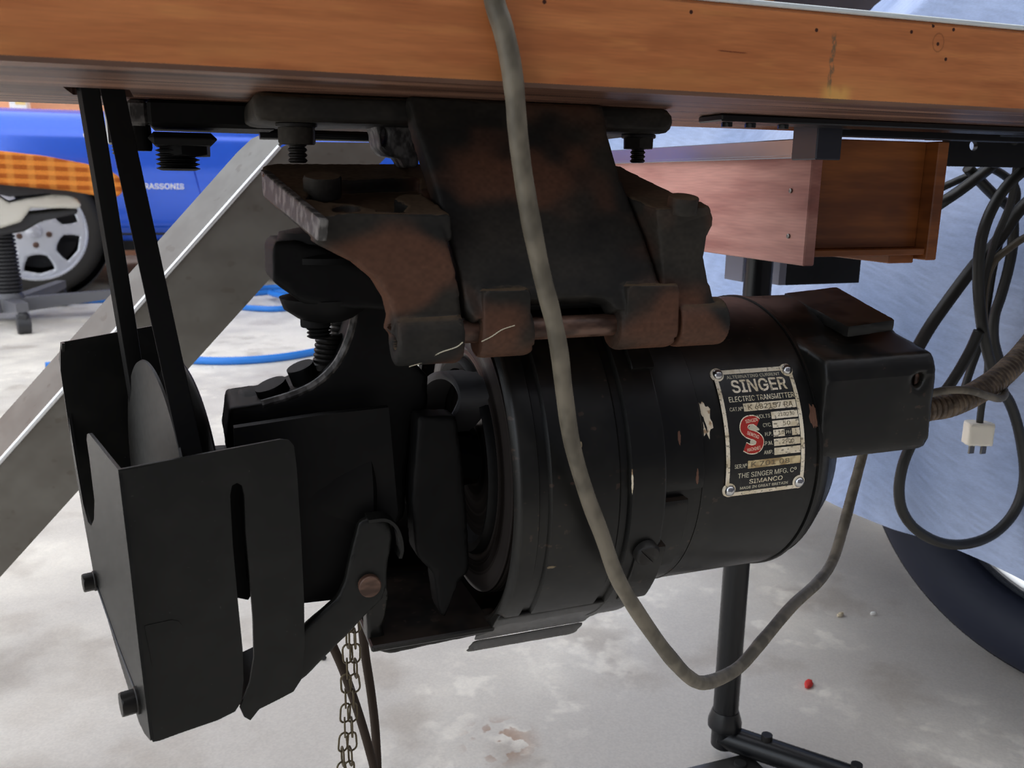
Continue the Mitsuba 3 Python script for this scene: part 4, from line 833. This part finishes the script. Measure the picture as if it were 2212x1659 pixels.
for c2, out in ((3.1, 0),):
    hb2 = hubp+CU*2.45
    add(CB+'__wheel', lathe([(-.2, .1), (-.2, RT_*.97), (-.18, RT_), (-.02, RT_), (0, RT_*.95), (-.01, .2)], hb2, CN, 48), 'm_tyre', 40)
add(CB+'__wheel', lathe([(-.16, RR), (-.17, RT_*.93), (-.15, RT_*.99), (-.12, RT_), (-.06, RT_), (-.03, RT_*.985), (-.005, RT_*.93), (.005, RT_*.86), (.0, RR*1.03), (-.012, RR*.985), (-.10, RR*.96), (-.16, RR)], hubp, CN, 80, False), 'm_tyre', 40, 'grey-black tyre')
wk = CB+'__wheel_001'
def ring_poly(r, n=80): return Point(0, 0).buffer(r, n)
faceW = ring_poly(RR*.985)
for k in range(6):
    a0 = math.radians(30+60*k+2); wnd = []
    for (r_, da) in ((.50, -9), (.56, -19), (.72, -21), (.86, -20), (.89, 0), (.86, 20), (.72, 21), (.56, 19), (.50, 9)):
        wnd.append((RR*r_*math.cos(a0+math.radians(da)), RR*r_*math.sin(a0+math.radians(da))))
    faceW = faceW.difference(Polygon(wnd).buffer(-.006).buffer(.006))
fm = ext(faceW, .028, hubp-CN*.036, CU, np.array([0, 0, 1.])) if (np.cross(CU, [0, 0, 1.]) @ CN) > 0 else ext(faceW, .028, hubp-CN*.008, CU, np.array([0, 0, 1.]))
add(wk+'__rim', soft(fm, .012, 4), 'm_rim', 45, 'silver six-spoke alloy rim')
add(wk+'__rim_lip', lathe([(-.10, RR*.96), (-.03, RR*.955), (.0, RR*.975), (.006, RR*1.0), (.002, RR*1.03), (-.012, RR*1.0)], hubp, CN, 80, False), 'm_rim', 40)
add(wk+'__brake_disc', lathe([(-.13, .02), (-.13, RR*.8), (-.11, RR*.8), (-.11, .02)], hubp, CN, 48), 'm_carblack', 30)
add(wk+'__hub_cap', lathe([(-.02, .036), (.004, .034), (.010, .026), (.011, .002)], hubp, CN, 32), 'm_rim', 40)
for k in range(5):
    a = math.radians(57-72*k); c = hubp+(CU*math.cos(a)+np.array([0, 0, 1.])*math.sin(a))*RR*.29
    add(wk+'__lug_nut', lathe([(-.02, .014), (-.006, .0135), (.000, .010), (.001, .003)], c, CN, 16), 'm_rust', 40, 'brownish lug nut')
def outat(h): return float(np.interp(h, [q[1] for q in pp[10:45]], [q[0] for q in pp[10:45]]))
def on_car(px, py):
    o = .03
    for _ in range(5): h = cuv(px, py, o)[1]; o = outat(h)
    return cp_(px, py, o), o
e0, _ = on_car(300, 402); e1, _ = on_car(397, 399)
m = meshkit.text_mesh('TRASSONIS', 1.0, .1, True); b = m.bounds; ew = float((e1-e0) @ CU)
v = np.array(m.vertices); v[:, 0] = (v[:, 0]-b[0, 0])/(b[1, 0]-b[0, 0])*ew; v[:, 1] = ((v[:, 1]-b[0, 1])/(b[1, 1]-b[0, 1])-.5)*.027; v[:, 2] = (v[:, 2]-b[0, 2])*.05-.001
ez = float(e0[2]); eo = (e0-CO_) @ CN
add(CB+'__emblem', trimesh.Trimesh(e0+v[:, :1]*CU+v[:, 1:2]*np.array([[0, 0, 1.]])+v[:, 2:]*CN, m.faces, process=False), 'm_white', False, 'small silvery lettering on the wing')
q0c, o0 = on_car(240, 506); q1c, _ = on_car(446, 504)
add(CB+'__rub_strip', tube(np.array([q0c+CN*.001, q1c+CN*.001]), .006, 8), 'm_carblack', True)
q, o = on_car(186, 292); add(CB+'__side_marker', lathe([(-.004, .012), (.003, .012), (.006, .009), (.007, .002)], q, CN, 20), 'm_white', 40, 'small white side marker lamp')

# ------------------------------------------------------------------ the office chair
CH = thing('office_chair', 'swivel chair with an orange plaid seat standing before the blue car', 'chair')
HC = PZ(26, 690, 0); HC[2] = 0
hn = -unit(np.array([HC[0], HC[1], 0])); hu = np.array([-hn[1], hn[0], 0]); hu = hu if hu @ RT > 0 else -hu
def hp_(px, py, o=0): return PP(px, py, HC+hn*o, hn)
sc = depth(HC)/F
cush = prism([(-440, 300), (-420, 285), (0, 326), (100, 338), (190, 355), (240, 370), (262, 386), (268, 404), (262, 420), (246, 428), (150, 412), (0, 398), (-420, 372), (-440, 355)], HC+hn*.24, hn, .48)
add(CH+'__seat', soft(cush, .02, 10), 'm_plaid', 50, 'padded seat in orange plaid fabric')
shell = prism([(-300, 400), (-10, 418), (20, 438), (58, 428), (120, 419), (150, 421), (168, 430), (176, 444), (168, 450), (66, 449), (60, 460), (44, 480), (0, 493), (-300, 480)], HC+hn*.16, hn, .32)
add(CH+'__seat_shell', soft(shell, .015, 8), 'm_chairgrey', 50, 'pale grey plastic shell under the seat')
add(CH+'__mechanism', soft(prism([(-200, 470), (0, 478), (50, 462), (168, 450), (166, 462), (90, 478), (52, 500), (0, 510), (-200, 500)], HC+hn*.12, hn, .24), .015, 4), 'm_chairblack', 45)
add(CH+'__seat_pan', prism([(-420, 372), (0, 397), (150, 411), (175, 416), (168, 424), (100, 418), (20, 425), (-10, 418), (-420, 400)], HC+hn*.18, hn, .36), 'm_chairblack', 30)
zc0, zc1 = float(hp_(26, 640)[2]), float(hp_(20, 500)[2])
pr = [(0, .030)]
for k in range(15):
    z = .02+(zc1-zc0-.03)*k/15; w = (zc1-zc0-.03)/15; r_ = .052-.0006*k; pr += [(z, r_-.008), (z+w*.3, r_), (z+w*.65, r_), (z+w*.95, r_-.008)]
add(CH+'__column_bellows', lathe(pr+[(zc1-zc0, .03)], (HC[0], HC[1], zc0), (0, 0, 1), 32), 'm_chairblack', 45, 'ribbed dark bellows around the column')
add(CH+'__hub', lathe([(0, .040), (.005, .052), (.05, .056), (.07, .045)], (HC[0], HC[1], zc0-.055), (0, 0, 1), 32), 'm_chairbase', 40)
ab = math.atan2((PZ(55, 722, 0)-HC)[1], (PZ(55, 722, 0)-HC)[0])
for k in range(5):
    a = ab+math.radians(72*k); d = np.array([math.cos(a), math.sin(a), 0]); La = .36 if k else .20
    La = .40
    pA_, pB_ = HC+np.array([0, 0, zc0-.03])+d*.04, HC+d*La+np.array([0, 0, .095])
    sd = np.cross(d, [0, 0, 1.])
    arm = Manifold.hull_points(np.array([pA_+sd*.028+[0, 0, .025], pA_-sd*.028+[0, 0, .025], pA_+sd*.028-[0, 0, .03], pA_-sd*.028-[0, 0, .03], pB_+sd*.020+[0, 0, .016], pB_-sd*.020+[0, 0, .016], pB_+sd*.020-[0, 0, .016], pB_-sd*.020-[0, 0, .016]]))
    add(CH+'__base_arm', arm, 'm_chairbase', 30)
    w0_ = HC+d*(La-.01)+np.array([0, 0, .031])
    cs_ = add(CH+'__castor', cyl(w0_-sd*.022, w0_+sd*.022, .031, 24), 'm_chairblack', 40)
    add(cs_+'__castor_stem', cat(cyl(w0_, w0_+np.array([0, 0, .07]), .010, 14), cbox(w0_-[.020, .020, -.012], w0_+[.020, .020, .046], .008)), 'm_chairblack', 40)

# ------------------------------------------------------------------ motorcycle under a cover
MC = thing('motorcycle', 'motorcycle of which only the dark front tyre and rim show below its blue-grey cover', 'motorcycle')
rd = ray(2405, 1005); dd = .56/(-rd[2]+540/F); mc = CAM+rd*dd; MR = mc[2]
mn = unit(np.array([-rd[0]-.33, -rd[1]+.12, 0])); mt = .052
tor = [(mt*math.sin(t)*1.05, MR-mt+mt*math.cos(t)) for t in np.linspace(-2.5, 2.5, 26)]
add(MC+'__tyre', lathe(tor+[tor[0]], mc, mn, 96, False), 'm_btyre', 50, 'dark blue-black tyre')
for t in (-.55, .55):
    add(MC+'__tyre_groove', lathe([(mt*1.05*math.sin(t+e)*k, MR-mt+mt*math.cos(t+e)*k) for e, k in ((-.04, 1.0), (0, 1.012), (.04, 1.0))], mc, mn, 96, False), 'm_rubber', 50)
add(MC+'__rim', lathe([(-.022, MR-2*mt+.010), (.024, MR-2*mt+.012), (.026, MR-2*mt+.002), (.020, MR-2*mt-.012), (0, MR-2*mt-.018), (-.020, MR-2*mt-.012), (-.022, MR-2*mt+.010)], mc, mn, 96, False), 'm_chrome', 40, 'bright chrome rim')
add(MC+'__hub', lathe([(-.05, .02), (-.05, .06), (.05, .06), (.05, .02)], mc, mn, 40), 'm_steel', 40)
for k in range(18):
    a = 2*math.pi*k/18; e1_ = unit(np.cross(mn, [0, 0, 1.])); d = e1_*math.cos(a)+np.array([0, 0, 1.])*math.sin(a)
    add(MC+'__spoke', tube(np.array([mc+d*.055, mc+d*(MR-2*mt)]), .0018, 6), 'm_steel', True)
for s_ in (-1, 1):
    add(MC+'__fork', tube(np.array([mc+mn*.075*s_, mc+mn*.075*s_+unit(np.array([.45, .25, 1.0]))*.55]), .021, 16), 'm_blacksteel', True)
eng = mc+np.array([.62, .22, .12]); 
add(MC+'__engine', soft(cbox(eng-[.2, .16, .18], eng+[.25, .16, .2], .03), .02, 4), 'm_castdark', 40)
add(MC+'__rear_wheel', lathe(tor+[tor[0]], mc+np.array([1.25, .45, 0]), mn, 64, False), 'm_btyre', 50)
nx, ny = 150, 90
xs = np.linspace(1235, 3600, nx); grid = np.zeros((ny+36, nx, 3))
for i, x in enumerate(xs):
    yh_ = 1100+.435*(x-1840) if x < 2300 else 1300+.05*(x-2300)
    yt = 318-(x-1235)*.395 if x < 1975 else (26-(x-1975)*1.1 if x < 2240 else -265-(x-2240)*.05)
    db = np.interp(x, [1235, 1600, 1840, 1960, 2212, 2600, 3600], [1.75, 1.35, .99, .93, .84, .74, .80])
    dt_ = np.interp(x, [1235, 1600, 1840, 1960, 2212, 2600, 3600], [2.0, 1.6, 1.06, .98, .90, .80, .95])
    for j in range(ny):
        v_ = j/(ny-1); y = yh_+(yt-yh_)*v_; k = v_**1.3
        dq = db+(dt_-db)*k
        q = CAM+ray(x, y)*dq
        fold = .030*(meshkit.fbm(np.array([[x*.0042+v_*1.6, v_*2.2, 3.]]), 3, 4)[0]-.5)+.02*math.sin(x*.011+v_*3.5)*(1-v_*.4)
        grid[j, i] = q+np.array([-.35, -.94, 0])*fold
    for j in range(36):
        w_ = (j+1)/36; q = grid[ny-1, i].copy(); a = min(w_*2, 1); bdn = max(w_*2-1, 0)
        q += np.array([.35, .94, 0])*.42*a+np.array([0, 0, -.05*a])
        q[2] = q[2]+(.25-q[2])*bdn*1.0 if q[2] > .25 else q[2]
        grid[ny+j, i] = q
    grid[:, i, 2] = np.maximum(grid[:, i, 2], .02)
gy = ny+36; I, J = np.meshgrid(np.arange(gy-1), np.arange(nx-1), indexing='ij')
qf = np.stack([I*nx+J, I*nx+J+1, (I+1)*nx+J+1, (I+1)*nx+J], -1).reshape(-1, 4)
add('motorcycle_cover', trimesh.Trimesh(grid.reshape(-1, 3), np.vstack([qf[:, [0, 1, 2]], qf[:, [0, 2, 3]]]), process=False), 'm_tarp', True, 'pale blue-grey woven cover draped over a motorcycle behind the table on the right', 'cover')

# ------------------------------------------------------------------ shelf and carton by the back wall, scraps on the floor
yb = 6.75
sA, sB = P(-260, 262, yb), P(420, 262, yb)
WS = thing('wall_shelf', 'plain board shelf on the back wall above the blue car', 'shelf')
add(WS+'__board', cbox((sA[0], 6.55, sA[2]-.03), (sB[0], 7.0, sA[2]), .004), 'm_white', 30)
for x in (sA[0]+.2, sB[0]-.2): add(WS+'__shelf_bracket', cbox((x-.015, 6.6, sA[2]-.25), (x+.015, 7.0, sA[2]-.03), .004), 'm_steel', 30)
CT = thing('carton', 'small white carton with a yellow corner standing by the back wall above the car', 'carton')
a, b = P(24, 262, yb), P(53, 180, yb)
add(CT+'__box', cbox((a[0], yb, sA[2]), (b[0], yb+.16, b[2]), .004), 'm_white', 30)
a2, b2 = P(33, 226, yb), P(52, 190, yb)
add(CT+'__label', cbox((a2[0], yb-.002, a2[2]), (b2[0], yb+.001, b2[2]), .0005), 'm_yellow', 30, 'yellow label')
def scrap(name, px, py, w, h, mat, lab, c, seed):
    q = PZ(px, py, 0); m = trimesh.creation.icosphere(2, 1.0); r_ = meshkit.fbm(m.vertices*1.7+seed, 2, seed)
    m.vertices = m.vertices*(.7+.6*r_)[:, None]*[w, w*.45, h]; m.apply_transform(trimesh.transformations.rotation_matrix(seed*1.3, [0, 0, 1])); m.apply_translation([q[0], q[1], h*.85])
    add(name, m, mat, 40, lab, c)
scrap('red_scrap', 1746, 1481, .010, .003, 'm_red', 'small crumpled red scrap lying on the concrete floor right of the table leg', 'scrap', 3)
scrap('pebble', 1815, 1331, .006, .003, 'm_cream', 'tiny pale stone chip on the floor below the grey cord, left one', 'stone chip', 5)
scrap('pebble', 1886, 1329, .004, .003, 'm_white', 'tiny white stone chip on the floor below the cover, right one', 'stone chip', 7)
scrap('pebble', 696, 1424, .006, .004, 'm_carblack', 'tiny dark stone chip on the floor left of the pedal cords', 'stone chip', 9)
